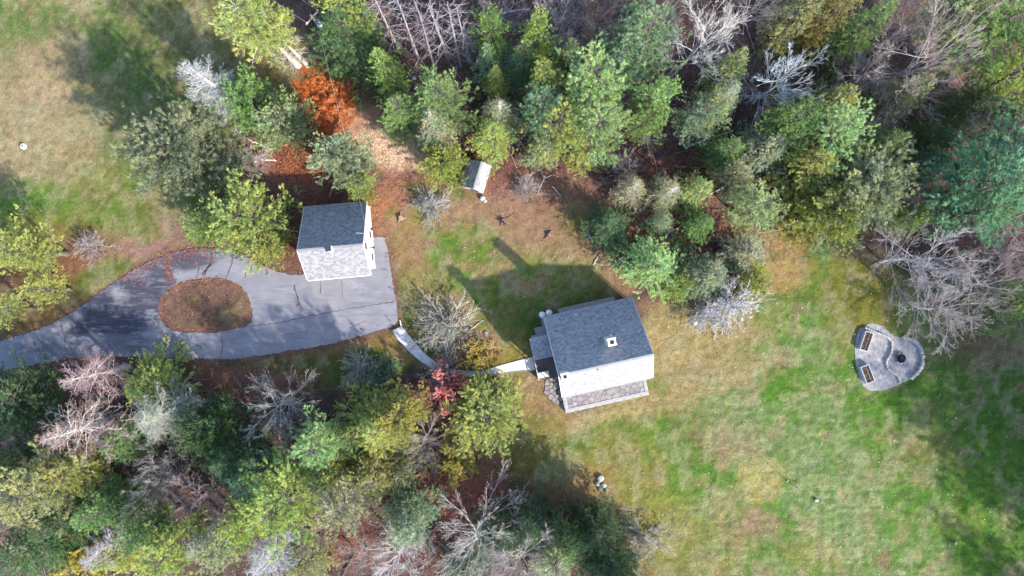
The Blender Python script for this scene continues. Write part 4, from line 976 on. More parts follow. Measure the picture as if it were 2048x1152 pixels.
def conifer(seed, style):
    r = np.random.default_rng(seed)
    if style == 'pine':
        h, R, cb, nb = 15.0, 3.6, .30, 92
        prof = lambda t: np.clip(1.02 - .75 * t ** 1.7, 0, 1) * (.62 + .38 * np.sin(np.minimum(1, t * 2.6) * 1.57)); rise = (.10, .75); droop = .12; sub_sp = .26; sl = (.36, .24); n_per = 19; ln = (.16, .36); wd = (.032, .06); sp = .46; upb = .40; ts = .19
    elif style == 'highpine':
        h, R, cb, nb = 17.0, 3.6, .52, 80
        prof = lambda t: np.clip(1.02 - .7 * t ** 1.7, 0, 1) * (.7 + .3 * np.sin(np.minimum(1, t * 2.6) * 1.57)); rise = (.10, .75); droop = .12; sub_sp = .26; sl = (.36, .24); n_per = 19; ln = (.16, .36); wd = (.032, .06); sp = .46; upb = .40; ts = .19
    elif style == 'hemlock':
        h, R, cb, nb = 13.0, 3.2, .10, 110
        prof = lambda t: (1 - t) ** .9 * 1.08; rise = (-.05, .5); droop = .22; sub_sp = .26; sl = (.45, .18); n_per = 14; ln = (.13, .30); wd = (.032, .058); sp = .42; upb = .12; ts = .15
    elif style == 'cedar':
        h, R, cb, nb = 8.0, 3.6, .06, 150
        prof = lambda t: np.sqrt(np.clip(1 - (t * .98) ** 1.7, 0, 1)); rise = (.15, .9); droop = .02; sub_sp = .27; sl = (.30, .22); n_per = 14; ln = (.15, .33); wd = (.034, .062); sp = .48; upb = .35; ts = .17
    elif style == 'larch':
        h, R, cb, nb = 13.0, 3.4, .18, 70
        prof = lambda t: (1 - t) ** .7; rise = (.05, .5); droop = .10; sub_sp = .22; sl = (.40, .15); n_per = 6; ln = (.08, .18); wd = (.018, .035); sp = .8; upb = .1; ts = .12
    elif style == 'snag':
        h, R, cb, nb = 15.0, 1.8, .18, 38
        prof = lambda t: .9 - .5 * t; rise = (.05, .35); droop = .12; sub_sp = .45; sl = (.30, .10); n_per = 1; ln = (.1, .2); wd = (.010, .016); sp = .5; upb = .1; ts = .3
    else:  # dead
        h, R, cb, nb = 12.0, 2.2, .10, 120
        prof = lambda t: (1 - t) ** .6; rise = (.15, .55); droop = .10; sub_sp = .20; sl = (.42, .12); n_per = 3; ln = (.12, .28); wd = (.012, .022); sp = .6; upb = .15; ts = .16
    Pn, L, t = skeleton(r, h, R, cb, nb, prof, rise, droop, 5, .6 if style in ('pine', 'highpine', 'hemlock') else .25)
    k = Pn.shape[1]
    rad = (.012 + .014 * L)[:, None] * (1 - .85 * np.linspace(0, 1, k))[None]
    limbs = tubes(Pn, rad, 4)
    # side shoots
    ns = np.maximum(3, (L / sub_sp).astype(int)) * 2
    bi = np.repeat(np.arange(nb), ns); m = len(bi)
    s = r.uniform(.04, 1.0, m) ** .75
    f = s * (k - 1); i0 = np.minimum(f.astype(int), k - 2); fr = (f - i0)[:, None]
    b0 = Pn[bi, i0] * (1 - fr) + Pn[bi, i0 + 1] * fr; tg = unit(Pn[bi, i0 + 1] - Pn[bi, i0])
    side = unit(np.cross(tg, np.array([0, 0, 1.]))) * np.where(r.uniform(size=m) < .5, -1, 1)[:, None]
    a = r.uniform(.5, 1.15, m)[:, None]
    sd = unit(tg * np.cos(a) + side * np.sin(a) + np.stack([np.zeros(m), np.zeros(m), r.normal(upb * .6, .22, m)], -1))
    sL = (sl[0] * L[bi] * (1 - s * .85) + sl[1]) * r.uniform(.45, 1.25, m)
    # leave gaps: whole branches, and patches of the crown, carry less
    alive = (r.uniform(size=nb) > .10)[bi]
    q = fbm(b0[:, 0] * .55 + seed * 7.7 + b0[:, 2] * .4, b0[:, 1] * .55 + b0[:, 2] * .3, seed, 2)
    alive &= q > (.36 if style in ('pine',) else .31)
    if style in ('larch', 'dead', 'snag'): alive[:] = True
    b0, sd, sL, bi2 = b0[alive], sd[alive], sL[alive], bi[alive]; m = len(b0)
    S3 = np.linspace(0, 1, 3)[None, :, None]
    shoots = tubes(b0[:, None] + sd[:, None] * sL[:, None, None] * S3 + np.array([0, 0, -.05]) * S3 ** 2, np.repeat((.010 if style not in ('dead', 'larch') else .014) * (1 - .6 * S3[..., 0]), m, 0), 3)
    nt = np.maximum(1, (sL / ts).astype(int)); ti = np.repeat(np.arange(m), nt); 
    tpos = r.uniform(.15, 1.05, len(ti)); tb = b0[ti] + sd[ti] * (sL[ti] * tpos)[:, None]
    V, F = tufts(r, tb, sd[ti], n_per, ln, wd, sp, upb)
    crown = mesh_np("crown", V, F)
    shoot_t = r.uniform(0, 1, m) * .55 + r.uniform(0, 1, nb)[bi2] * .3
    tt = np.repeat(shoot_t[ti] + r.uniform(0, .15, len(ti)), n_per)
    face_attr(crown, "tint", tt)
    if style == 'highpine':
        Pd, Ld, td = skeleton(r, h * .56, 2.4, .12, 44, lambda t: .6 + .4 * t, (.0, .3), .15)
        limbs = join_vf([limbs, tubes(Pd, (.016 + .008 * Ld)[:, None] * (1 - .7 * np.linspace(0, 1, 5))[None], 4)])
        bi3 = np.repeat(np.arange(44), 7); sq = r.integers(1, 4, len(bi3)); dq = unit(unit(Pd[bi3, sq + 1] - Pd[bi3, sq]) + r.normal(0, .6, (len(bi3), 3)))
        limbs = join_vf([limbs, tubes(Pd[bi3, sq][:, None] + dq[:, None] * r.uniform(.3, .9, len(bi3))[:, None, None] * np.linspace(0, 1, 3)[None, :, None], np.full((len(bi3), 3), .010), 3)])
    tv, tf = trunk_mesh(r, h, .028 * h ** .8 + .06 if style != 'snag' else .12)
    return dict(h=h, R=R, trunk=mesh_np("trunk", tv, tf, True), limbs=mesh_np("branches", *join_vf([limbs, shoots])), crown=crown)
def bare(seed, h=12.0, R=4.6, n1=14, up=.30, fork=.16, thin=1.0, levels=4):
    r = np.random.default_rng(seed)
    # trunk
    k = 7; s = np.linspace(0, 1, k); tr = np.zeros((1, k, 3)); tr[0, :, 2] = -.2 + s * (h * .72); tr[0, :, 0] = np.cumsum(r.normal(0, .12, k)); tr[0, :, 1] = np.cumsum(r.normal(0, .12, k)); tr[0, 0, :2] = 0
    r0 = .018 * h ** .75 * thin + .03
    trad = (r0 * (1 - .9 * s))[None]
    tv, tf = tubes(tr, trad, 8)
    parts = []; par = tr; plen = np.array([h * .8]); prad = trad; 
    for lev in range(1, levels + 1):
        nch = {1: n1 * 2, 2: 8, 3: 6, 4: 5}[lev]; n = len(par); kk = {1: 6, 2: 5, 3: 4, 4: 3}[lev]
        bi = np.repeat(np.arange(n), nch); m = len(bi)
        s = r.uniform(fork if lev == 1 else .22, 1.0, m); K = par.shape[1]; f = s * (K - 1); i0 = np.minimum(f.astype(int), K - 2); fr = (f - i0)[:, None]
        b0 = par[bi, i0] * (1 - fr) + par[bi, i0 + 1] * fr; tg = unit(par[bi, i0 + 1] - par[bi, i0])
        pr = prad[bi, i0] * (1 - fr[:, 0]) + prad[bi, i0 + 1] * fr[:, 0]
        if lev == 1:
            az = np.arange(m) * 2.39996 + r.uniform(-.6, .6, m); el = np.clip(r.normal(.62, .22, m) + .45 * (s - .6), .15, 1.3)
            d = np.stack([np.cos(az) * np.cos(el), np.sin(az) * np.cos(el), np.sin(el)], -1); L = R * r.uniform(.65, 1.15, m) * (1.3 - .5 * s)
        else:
            perp = unit(np.cross(tg, r.normal(0, 1, (m, 3)))); a = r.uniform(.3, .75, m)[:, None]
            d = unit(tg * np.cos(a) + perp * np.sin(a) + np.array([0, 0, .10])); L = plen[bi] * r.uniform(.25, .52, m) * (1.2 - .55 * s)
        L = np.maximum(L, .15)
        Pn = np.zeros((m, kk, 3)); Pn[:, 0] = b0; cd = d.copy(); st = (L / (kk - 1))[:, None]
        for q in range(1, kk):
            cd = unit(cd + r.normal(0, .11, cd.shape) + np.array([0, 0, up * .2])); Pn[:, q] = Pn[:, q - 1] + cd * st
        rr_ = np.minimum(pr * .62, {1: .034, 2: .019, 3: .014, 4: .0085}[lev] * thin ** .5)
        rr_ = np.maximum(rr_, {1: .026, 2: .015, 3: .010, 4: .007}[lev])
        rad = rr_[:, None] * (1 - .65 * np.linspace(0, 1, kk))[None]
        parts.append(tubes(Pn, rad, 5 if lev == 1 else 3))
        par, plen, prad = Pn, L, rad
    bv, bf = join_vf(parts[:2]); cv, cf = join_vf(parts[2:])
    return dict(h=h, R=R, trunk=mesh_np("trunk", tv, tf, True), limbs=mesh_np("branches", bv, bf, True), crown=mesh_np("twigs", cv, cf))
def shrub(seed, R=2.2, h=2.2, leaves=0, n=46, dome=.9):
    "many stems from one foot; a few leaves clinging on"
    r = np.random.default_rng(seed); k = 5
    az = r.uniform(0, 6.283, n); el = r.uniform(.35, 1.5, n); L = R * r.uniform(.7, 1.15, n)
    d = np.stack([np.cos(az) * np.cos(el), np.sin(az) * np.cos(el), np.sin(el) * h / R], -1); Pn = np.zeros((n, k, 3)); Pn[:, 0] = r.normal(0, .15, (n, 3)) * np.array([1, 1, 0]); cd = unit(d)
    for q in range(1, k):
        cd = unit(cd + r.normal(0, .13, cd.shape) + np.array([0, 0, -.10])); Pn[:, q] = Pn[:, q - 1] + cd * (L / (k - 1))[:, None]
    parts = [tubes(Pn, np.full((n, 1), .028) * (1 - .6 * np.linspace(0, 1, k))[None], 4)]
    par, plen = Pn, L; tips = [Pn[:, -1]]
    for lev in (2, 3):
        nch = 8 if lev == 2 else 5; bi = np.repeat(np.arange(len(par)), nch); m = len(bi); K = par.shape[1]; s = r.uniform(.2, 1, m); f = s * (K - 1); i0 = np.minimum(f.astype(int), K - 2); fr = (f - i0)[:, None]
        b0 = par[bi, i0] * (1 - fr) + par[bi, i0 + 1] * fr; tg = unit(par[bi, i0 + 1] - par[bi, i0]); perp = unit(np.cross(tg, r.normal(0, 1, (m, 3)))); a = r.uniform(.3, .9, m)[:, None]
        dd_ = unit(tg * np.cos(a) + perp * np.sin(a)); LL = plen[bi] * r.uniform(.2, .45, m); S3 = np.linspace(0, 1, 3)[None, :, None]
        Q = b0[:, None] + dd_[:, None] * LL[:, None, None] * S3 + r.normal(0, .03, (m, 3, 3)) * S3
        parts.append(tubes(Q, np.full((m, 1), .014 if lev == 2 else .010) * (1 - .5 * S3[0, :, 0])[None], 3)); par, plen = Q, LL; tips.append(Q[:, -1]); tips.append(Q[:, 1])
    out = dict(h=h, R=R, limbs=mesh_np("stems", *join_vf(parts[:1]), True), crown_twigs=mesh_np("twigs", *join_vf(parts[1:])))
    if leaves:
        T = np.concatenate(tips); T = T[r.integers(0, len(T), leaves)]
        V, F = tufts(r, T, unit(r.normal(0, 1, T.shape)), 4, (.08, .16), (.07, .11), .6, .2)
        me_ = mesh_np("crown", V, F); face_attr(me_, "tint", r.uniform(0, 1, len(F))); out['crown'] = me_
    return out
def fix(pr):
    for k_ in ('trunk', 'limbs', 'crown_twigs'):
        if k_ in pr: pr[k_].materials.append(M['bark'])
    if 'crown' in pr: pr['crown'].materials.append(M['foliage'] if 'tint' in pr['crown'].attributes else M['bark'])
    return pr
PROTO = {
 'pine': [fix(conifer(s, 'pine')) for s in (1, 2, 3, 4)],
 'highpine': [fix(conifer(s, 'highpine')) for s in (6, 7)],
 'hemlock': [fix(conifer(s, 'hemlock')) for s in (11, 12, 13)],
 'cedar': [fix(conifer(s, 'cedar')) for s in (21, 22, 23)],
 'larch': [fix(conifer(s, 'larch')) for s in (31, 32)],
 'dead': [fix(conifer(s, 'dead')) for s in (41, 42)],
 'bare': [fix(bare(s)) for s in (51, 52, 53, 54)],
 'pole': [fix(conifer(s, 'snag')) for s in (61, 62, 63)],
 'shrub': [fix(shrub(s, leaves=500)) for s in (71, 72)],
 'leafshrub': [fix(shrub(s, leaves=5200)) for s in (81, 82)],
}
KINDNAME = {'highpine': ('pine_tree', 'pine tree', 'tall evergreens'), 'pine': ('pine_tree', 'pine tree', 'tall evergreens'), 'hemlock': ('hemlock_tree', 'hemlock tree', 'tall evergreens'), 'cedar': ('cedar_tree', 'cedar tree', 'rounded evergreens'), 'larch': ('larch_tree', 'larch tree', 'leafless larches'),
            'dead': ('dead_conifer', 'dead tree', 'dead conifers'), 'bare': ('bare_tree', 'bare tree', 'leafless broadleaf trees'), 'pole': ('bare_pole_tree', 'bare tree', 'thin leafless trunks'), 'shrub': ('bare_shrub', 'shrub', 'bare shrubs'), 'leafshrub': ('leafy_shrub', 'shrub', 'leafy shrubs')}
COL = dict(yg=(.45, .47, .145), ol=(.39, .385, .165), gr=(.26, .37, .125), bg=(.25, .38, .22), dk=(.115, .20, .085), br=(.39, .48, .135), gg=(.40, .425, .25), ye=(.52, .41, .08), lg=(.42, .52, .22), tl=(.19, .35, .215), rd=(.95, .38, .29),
           w=(.38, .365, .365), g=(.31, .28, .28), m=(.26, .215, .22), pk=(.40, .25, .235), s=(.38, .375, .385), br2=(.15, .11, .09), yw=(.38, .34, .22))
trng = random.Random(99); count = {}
def tree(kind, px, py, r, h, color, label, bark=None, group=None):
    i = count.get(kind, 0); count[kind] = i + 1; pr = PROTO[kind][i % len(PROTO[kind])]
    zc_ = {'pine': .66, 'highpine': .74, 'hemlock': .5, 'cedar': .5, 'bare': .62, 'pole': .55}.get(kind, .5) * h
    x, y = P(px, py, zc_); Rm = r * S * (H - zc_) / H * {'pine': 1.12, 'highpine': 1.1, 'hemlock': 1.15, 'cedar': 1.03, 'bare': 1.18}.get(kind, 1.1)
    nm, cat, grp = KINDNAME[kind]
    k = Rm / pr['R']
    root = link(nm, None, None, None, (x, y, 0), (trng.uniform(-.03, .03), trng.uniform(-.03, .03), trng.uniform(0, 6.283)), (k * trng.uniform(.93, 1.07), k * trng.uniform(.93, 1.07), h / pr['h']))
    root.empty_display_size = .3
    tag(root, label, cat, group or grp)
    c = COL[color] if isinstance(color, str) else color
    leafless = kind in ('bare', 'pole', 'dead', 'larch', 'shrub')
    bk = bark or ((.11, .095, .085) if not leafless else c)
    if kind == 'larch': bk = bark or (.40, .36, .35)
    if kind in ('shrub', 'leafshrub'): bk = bark or ((.36, .33, .32) if kind == 'leafshrub' or isinstance(color, str) else c)
    j = [trng.uniform(.88, 1.12) for _ in range(3)]
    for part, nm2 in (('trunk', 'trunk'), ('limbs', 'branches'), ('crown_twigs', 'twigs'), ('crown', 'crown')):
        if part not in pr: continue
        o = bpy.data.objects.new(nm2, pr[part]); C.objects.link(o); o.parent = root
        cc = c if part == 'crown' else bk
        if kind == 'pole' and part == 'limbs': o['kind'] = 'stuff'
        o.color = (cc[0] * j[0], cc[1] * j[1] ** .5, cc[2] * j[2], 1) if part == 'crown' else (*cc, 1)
    return root
TREES = [
# upper-left group and around the garage
('highpine', 510, 42, 74, 17, 'yg', "tall olive pine with two pale bare lower trunks beside the field", (.40,.365,.33)),
('highpine', 538, 48, 44, 16, 'yg', "shorter twin of the pale-trunked olive pine, leaning over the utility line", (.40,.365,.33)),
('dead', 432, 182, 52, 14, 's', "silver dead conifer at the edge of the field"),
('cedar', 515, 215, 62, 9, 'gr', "green rounded tree between the silver dead conifer and the orange needle pile"),
('cedar', 575, 248, 54, 8, 'gg', "grey-green tree just below the orange needle pile"),
('cedar', 372, 308, 98, 10, (.29, .30, .17), "largest dark olive tree at the edge of the field"),
('cedar', 500, 438, 84, 8.5, 'yg', "light yellow-green tree overhanging the top of the driveway loop"),
('cedar', 420, 452, 46, 6, 'gr', "smaller green tree tucked between the olive tree and driveway loop"),
('cedar', 540, 490, 40, 5, 'yg', "low yellow-green bushy tree touching the driveway edge"),
('cedar', 693, 322, 62, 9, 'gg', "grey-green rounded tree behind the garage roof"),
('cedar', 722, 372, 32, 5, 'yg', "small yellow-green tree at the back corner of the garage"),
('hemlock', 700, 75, 78, 15, 'dk', "dark green hemlock beside the utility pole"),
('pine', 700, 22, 52, 16, 'yg', "sunlit yellow-green pine top above the dark hemlock"),
('pine', 660, -20, 50, 15, 'dk', "dark evergreen at the top edge by the power lines"),
('hemlock', 770, 145, 40, 13, 'br', "bright green narrow evergreen beside the thin grey trunks"),
('hemlock', 805, 222, 50, 12, 'gr', "green evergreen hanging over the wood-chip patch"),
('pine', 885, 200, 62, 14, 'gr', "round-topped green pine between wood chips and the tall thin trunks"),
('hemlock', 872, 252, 46, 12, 'gg', "grey-green ragged evergreen above the shed", (.5,.47,.45)),
('cedar', 889, 332, 46, 7.5, 'yg', "yellow-green round tree covering the shaded side of the shed"),
('hemlock', 985, 272, 46, 10, 'yg', "olive evergreen leaning over the sunlit side of the shed"),
('hemlock', 1000, 225, 38, 10, 'gg', "thin grey-green evergreen just above the shed's olive neighbour", (.5,.47,.45)),
# upper middle wood
('pine', 985, 62, 40, 14, 'gr', "small green pine top right of the tall thin trunks"),
('hemlock', 975, 130, 32, 12, 'bg', "slender blue-green evergreen below the small green pine top"),
('hemlock', 990, 165, 28, 11, 'yg', "slender yellow-green evergreen above the ragged thicket"),
('pine', 1072, 85, 44, 14, 'br', "vivid green pine top in the upper wood"),
('hemlock', 1050, 130, 42, 12, 'bg', "blue-green evergreen behind the vivid green pine top"),
('pine', 1085, 165, 36, 13, 'yg', "small yellow-green pine between the vivid and the lime pines"),
('pine', 1288, 88, 84, 16, 'bg', "broad blue-green pine in the upper wood"),
('pine', 1240, 130, 50, 14, 'bg', "blue-green pine adjoining the broad one on its shaded side"),
('pine', 1188, 162, 86, 15, 'lg', "large pale lime pine in the middle of the upper wood"),
('pine', 1078, 220, 58, 13, 'tl', "teal-green pine at the edge of the clearing"),
('pine', 1112, 255, 62, 12, 'yg', "brightest yellow-green pine facing the clearing"),
('pine', 1190, 255, 66, 13, 'lg', "pale green pine below the large lime pine"),
('pine', 1310, 195, 46, 14, 'lg', "light green pine above the uprooted stump"),
('pine', 1290, 240, 40, 11, 'gr', "green pine between lime pine and uprooted stump"),
('hemlock', 1140, 120, 36, 12, 'ol', "olive evergreen between the vivid green and lime pines"),
('hemlock', 1085, 300, 36, 9, 'gg', "low grey-green evergreen at the foot of the bright yellow-green pine"),
('hemlock', 1170, 310, 34, 9, 'yg', "low yellow-green evergreen bordering the bare clearing"),
# thin trunks
('pole', 770, 40, 40, 15, (.26, .23, .25), "first thin grey trunk from the dark hemlock, leaning outward"),
('pole', 812, 55, 44, 16, (.26, .23, .25), "thin grey trunk, second from the dark hemlock"),
('pole', 850, 80, 36, 15, (.22, .18, .20), "thin mauve trunk, third from the dark hemlock"),
('pole', 880, 60, 44, 16, (.26, .23, .25), "thin grey trunk, fourth from the dark hemlock"),
('pole', 908, 75, 40, 16, (.26, .23, .25), "straight thin trunk above the round-topped green pine"),
('pole', 930, 70, 40, 15, (.26, .23, .25), "straight thin trunk nearest the small green pine top"),
('pole', 838, 20, 40, 15, (.22, .18, .20), "thin mauve trunk at the top edge among the poles"),
('bare', 1000, 15, 70, 13, 'm', "bare mauve tree at the top edge above the small green pine top"),
('bare', 1128, 35, 70, 13, 'g', "bare pale tree at the top edge above the vivid green pine"),
('bare', 1205, 20, 60, 13, 'm', "bare tree between the two top-edge pines of the upper wood"),
('bare', 1405, 80, 92, 17, (.50, .48, .49), "whitest bare tree with spreading limbs in the upper wood"),
('bare', 1330, 20, 60, 13, 'm', "bare mauve tree at the top edge beside the whitest bare tree"),
('bare', 1255, 340, 46, 6, 'm', "small bare grey tree at the lower edge of the upper wood"),
('bare', 1215, 325, 30, 6, 'br2', "small dark bare tree beside the clearing's far corner"),
# upper right wood
('hemlock', 1455, 145, 42, 13, 'ol', "olive evergreen beside the whitest bare tree"),
('hemlock', 1440, 200, 40, 12, 'gg', "grey-green evergreen under the olive one in the upper wood", (.5,.47,.47)),
('pine', 1390, 235, 44, 11, 'bg', "dark blue-green pine above the fallen log"),
('pine', 1425, 220, 38, 11, 'lg', "light green pine adjoining the fallen log"),
('hemlock', 1595, 30, 56, 14, 'ol', "olive hemlock at the top edge beside the blue-white bare tree"),
('hemlock', 1655, 30, 52, 15, (.34, .31, .10), "yellowish hemlock at the top edge of the wood"),
('hemlock', 1705, 65, 48, 14, 'gr', "dark green hemlock under the yellowish top-edge one"),
('bare', 1500, 15, 70, 13, 'm', "bare mauve tree at the top edge between white tree and olive hemlock"),
('bare', 1575, 155, 78, 15, (.45,.46,.50), "blue-white bare tree with a dense spray of twigs"),
('bare', 1862, 115, 118, 17, 'g', "biggest bare grey tree in the upper right wood"),
('bare', 1790, 60, 70, 14, 'm', "bare tree behind the biggest bare grey tree"),
('hemlock', 1668, 205, 46, 12, 'yg', "yellow-green hemlock below the blue-white bare tree"),
('hemlock', 1800, 190, 46, 12, 'ol', "olive hemlock at the foot of the biggest bare tree"),
('bare', 1720, 150, 60, 11, 'm', "thin bare mauve tree between the yellow-green and olive hemlocks"),
('bare', 1750, 255, 60, 9, 'm', "low bare mauve thicket tree below the olive hemlock"),
('pine', 1665, 262, 74, 13, 'lg', "large pale green pine in the middle of the right-hand wood"),
('pine', 1585, 235, 54, 12, 'gr', "green pine between the fallen log and the large pale pine"),
('hemlock', 1610, 330, 66, 11, 'yg', "yellow-green hemlock with golden sprays at the lawn edge"),
('hemlock', 1530, 300, 56, 10, 'gg', "grey-green hemlock between fallen log and lawn edge"),
('cedar', 1715, 385, 100, 10, 'gg', "widest grey-green evergreen overhanging the lawn"),
('cedar', 1660, 430, 70, 8, 'yg', "yellow-green evergreen skirt under the widest one at the lawn"),
('hemlock', 1755, 300, 50, 11, 'gr', "green hemlock behind the widest grey-green evergreen"),
('pine', 1512, 415, 56, 9, 'lg', "light green pine at the tip of the lawn's upper corner"),
('hemlock', 1470, 350, 38, 9, 'gg', "grey-green hemlock above the light lawn-corner pine"),
('pine', 1990, 365, 105, 15, 'tl', "large teal pine at the right edge above the bare trees"),
('pine', 1950, 430, 66, 13, 'tl', "teal pine in front of the large one by the bare trees"),
('pine', 2050, 300, 70, 15, 'tl', "teal pine cut by the right edge"),
('pine', 2000, 60, 80, 16, 'gr', "green pine in the upper right corner"),
('pine', 1920, 10, 70, 16, 'lg', "light green pine on the top edge near the right corner"),
('pine', 2045, 150, 60, 14, 'br', "vivid green pine on the right edge below the corner"),
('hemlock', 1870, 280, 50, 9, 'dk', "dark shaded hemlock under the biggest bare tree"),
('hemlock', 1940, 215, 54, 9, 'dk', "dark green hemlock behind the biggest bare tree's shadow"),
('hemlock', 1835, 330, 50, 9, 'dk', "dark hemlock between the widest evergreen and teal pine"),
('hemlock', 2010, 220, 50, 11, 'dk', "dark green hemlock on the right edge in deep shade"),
('bare', 1960, 265, 70, 10, 'm', "bare grey tree in the dark gap above the teal pine"),
('bare', 1855, 515, 112, 13, (.36,.32,.335), "broad bare mauve tree above the gravel terrace"),
('bare', 1970, 570, 110, 12, 'm', "bare grey tree at the right edge beside the broad mauve one"),
('bare', 1895, 615, 84, 10, (.36,.33,.335), "bare pale tree reaching down towards the gravel terrace"),
('bare', 2040, 500, 80, 12, 'm', "bare tree cut by the right edge below the teal pine"),
('hemlock', 2035, 605, 44, 9, 'yg', "yellow-green evergreen cut by the right edge among bare trees"),
('hemlock', 1990, 650, 24, 6, 'gr', "small green evergreen tip below the bare trees at the right"),
('hemlock', 1830, 430, 40, 8, 'gr', "small green evergreen between widest evergreen and broad bare tree"),
('bare', 1830, 395, 44, 8, 'm', "small bare tree poking out beside the widest evergreen"),
# wood edge above the house
('hemlock', 1215, 450, 44, 7, 'dk', "dark green fir at the clearing edge near the leaf pile"),
('hemlock', 1305, 530, 62, 8, 'lg', "bright-edged green fir nearest the house's upper corner"),
('cedar', 1350, 572, 36, 4, 'yg', "low yellow-green bush tree between house and silver shrub"),
('hemlock', 1420, 550, 48, 7.5, 'gg', "green fir left of the light lawn-edge trees"),
('hemlock', 1488, 505, 46, 8, 'gg', "grey-green fir on the lawn's upper point"),
('cedar', 1500, 560, 36, 5, 'yg', "yellow-green bush tree touching the silver shrub"),
('hemlock', 1400, 452, 34, 7, 'gr', "small green fir standing among rust leaves"),
('hemlock', 1335, 385, 42, 9, 'gg', "grey-green fir above the rust leaves", (.5,.47,.45)),
('hemlock', 1268, 375, 34, 8, 'gg', "grey-green fir beside the small bare grey tree", (.5,.47,.45)),
('hemlock', 1395, 380, 36, 9, 'lg', "light green fir below the fallen log"),
('hemlock', 1450, 300, 40, 9, 'gr', "green fir at the end of the fallen log"),
('hemlock', 1322, 445, 26, 6, 'gg', "small grey-green fir in the rust leaf clearing"),
('shrub', 1472, 608, 62, 5, (.55, .54, .55), "silver-white bare shrub spilling onto the lawn"),
('shrub', 1412, 625, 40, 3.5, (.52, .51, .52), "smaller silver bare shrub beside the big one at the lawn edge"),
# driveway far left
('pine', 38, 500, 64, 11, 'yg', "bright yellow-green pine at the left edge above the driveway"),
('pine', 85, 580, 36, 7, 'yg', "low yellow-green pine bough tree closer to the driveway"),
('pine', -5, 620, 36, 8, 'yg', "yellow-green pine cut by the left edge above the driveway"),
# lower left wood
('cedar', 38, 800, 88, 8, 'dk', "dark green round evergreen at the left edge below the driveway"),
('larch', 195, 745, 62, 10, 'pk', "pink-twigged larch touching the driveway's lower edge"),
('larch', 172, 855, 92, 13, 'pk', "larger pink-twigged larch in the lower left wood"),
('hemlock', 300, 765, 60, 7, 'yg', "yellow-olive evergreen just below the driveway"),
('dead', 335, 825, 66, 11, (.30,.31,.26), "pale grey feathery conifer beside the yellow-olive evergreen"),
('cedar', 430, 855, 62, 8, 'dk', "deep green round evergreen beside the pale feathery conifer"),
('bare', 555, 815, 84, 9, 'g', "bare grey tree on red leaves below the driveway island"),
('hemlock', 250, 880, 48, 9, 'gr', "green evergreen below the larger larch"),
('pine', 95, 975, 86, 13, 'ol', "broad olive pine at the lower left"),
('pine', 25, 930, 50, 11, 'dk', "dark pine on the left edge above the broad olive pine"),
('pine', 150, 940, 46, 11, 'yg', "yellow-green pine top adjoining the broad olive pine"),
('hemlock', 215, 1020, 58, 12, 'gr', "green evergreen beside the broad olive pine"),
('bare', 300, 980, 56, 9, (.42,.38,.35), "bare tan tree between the larger larch and brush tangle"),
('bare', 392, 1005, 78, 9, 'm', "bare mauve tree with tangled twigs in the lower wood"),
('bare', 330, 935, 56, 8, 'g', "thin bare tree above the tangled mauve one"),
('hemlock', 460, 920, 56, 9, 'dk', "dark green evergreen below the bare grey tree on red leaves"),
('hemlock', 500, 955, 58, 10, 'bg', "blue-green evergreen above the brightest lower pine"),
('pine', 560, 1005, 88, 13, 'br', "brightest yellow-green pine of the lower wood"),
('pine', 500, 1040, 52, 12, 'br', "bright pine on the shaded flank of the brightest lower pine"),
('pine', 640, 885, 64, 11, 'lg', "light green pine above the brightest lower pine"),
('hemlock', 655, 950, 60, 11, 'yg', "yellow-green evergreen left of the golden-tinged one"),
('pine', 690, 1005, 58, 12, 'gg', "grey-green pine at the edge of the red leaf track"),
('hemlock', 760, 845, 72, 10, 'yg', "yellow-green evergreen below the walkway bend"),
('cedar', 806, 826, 56, 8, 'yg', "rounded yellow-green evergreen nearest the red shrub"),
('cedar', 715, 860, 46, 8, 'gr', "green evergreen beside the yellow-green one below the walkway"),
('cedar', 974, 830, 82, 5.0, 'yg', "large rounded evergreen casting its shadow on the lawn below the house"),
('cedar', 992, 792, 28, 2.6, 'gr', "green evergreen between the red shrub and large rounded evergreen"),
('leafshrub', 905, 922, 46, 3.0, 'ye', "yellow shrub below the large rounded evergreen"),
('leafshrub', 790, 945, 62, 3.2, 'ol', "olive shrub in shade above the red leaf track"),
('hemlock', 750, 955, 58, 9, 'ol', "olive-gold evergreen above the red leaf track"),
('bare', 846, 892, 56, 9, 'm', "drooping bare tree between yellow-green evergreen and yellow shrub"),
('hemlock', 815, 1040, 56, 10, 'bg', "blue-green evergreen beside the white bare trees"),
('bare', 828, 1075, 50, 10, (.50, .485, .49), "white bare tree in front of the blue-green evergreen"),
('bare', 790, 1125, 66, 10, (.50, .485, .49), "white bare tree at the bottom edge"),
('bare', 965, 1085, 104, 12, (.38,.365,.37), "big bare grey tree at the bottom edge below the shaded lawn"),
('bare', 1040, 1110, 80, 11, 'g', "bare grey tree adjoining the big one at the bottom edge"),
('hemlock', 1062, 1055, 48, 8, 'dk', "dark green fir behind the big bare grey tree"),
('hemlock', 1110, 1120, 60, 9, 'gg', "grey-green fir at the bottom edge beside the dark rounded tree"),
('cedar', 1192, 1052, 60, 7, 'dk', "dark rounded tree next to the rock pile"),
('cedar', 1208, 1120, 60, 6, 'dk', "dark rounded tree at the bottom edge below the rock pile"),
('shrub', 1288, 1085, 46, 3, 'gg', "pale grey-green shrub on the lawn side of the dark trees"),
('hemlock', 1130, 1085, 50, 9, 'gr', "green fir in the gap between dark rounded tree and bare trees"),
('hemlock', 1000, 1075, 52, 7, 'dk', "dark fir under the big bare grey tree"),
('hemlock', 925, 1135, 46, 7, 'dk', "dark fir at the bottom edge left of the big bare grey tree"),
# bottom-left corner
('hemlock', 65, 1095, 70, 11, 'dk', "dark evergreen in the bottom left corner"),
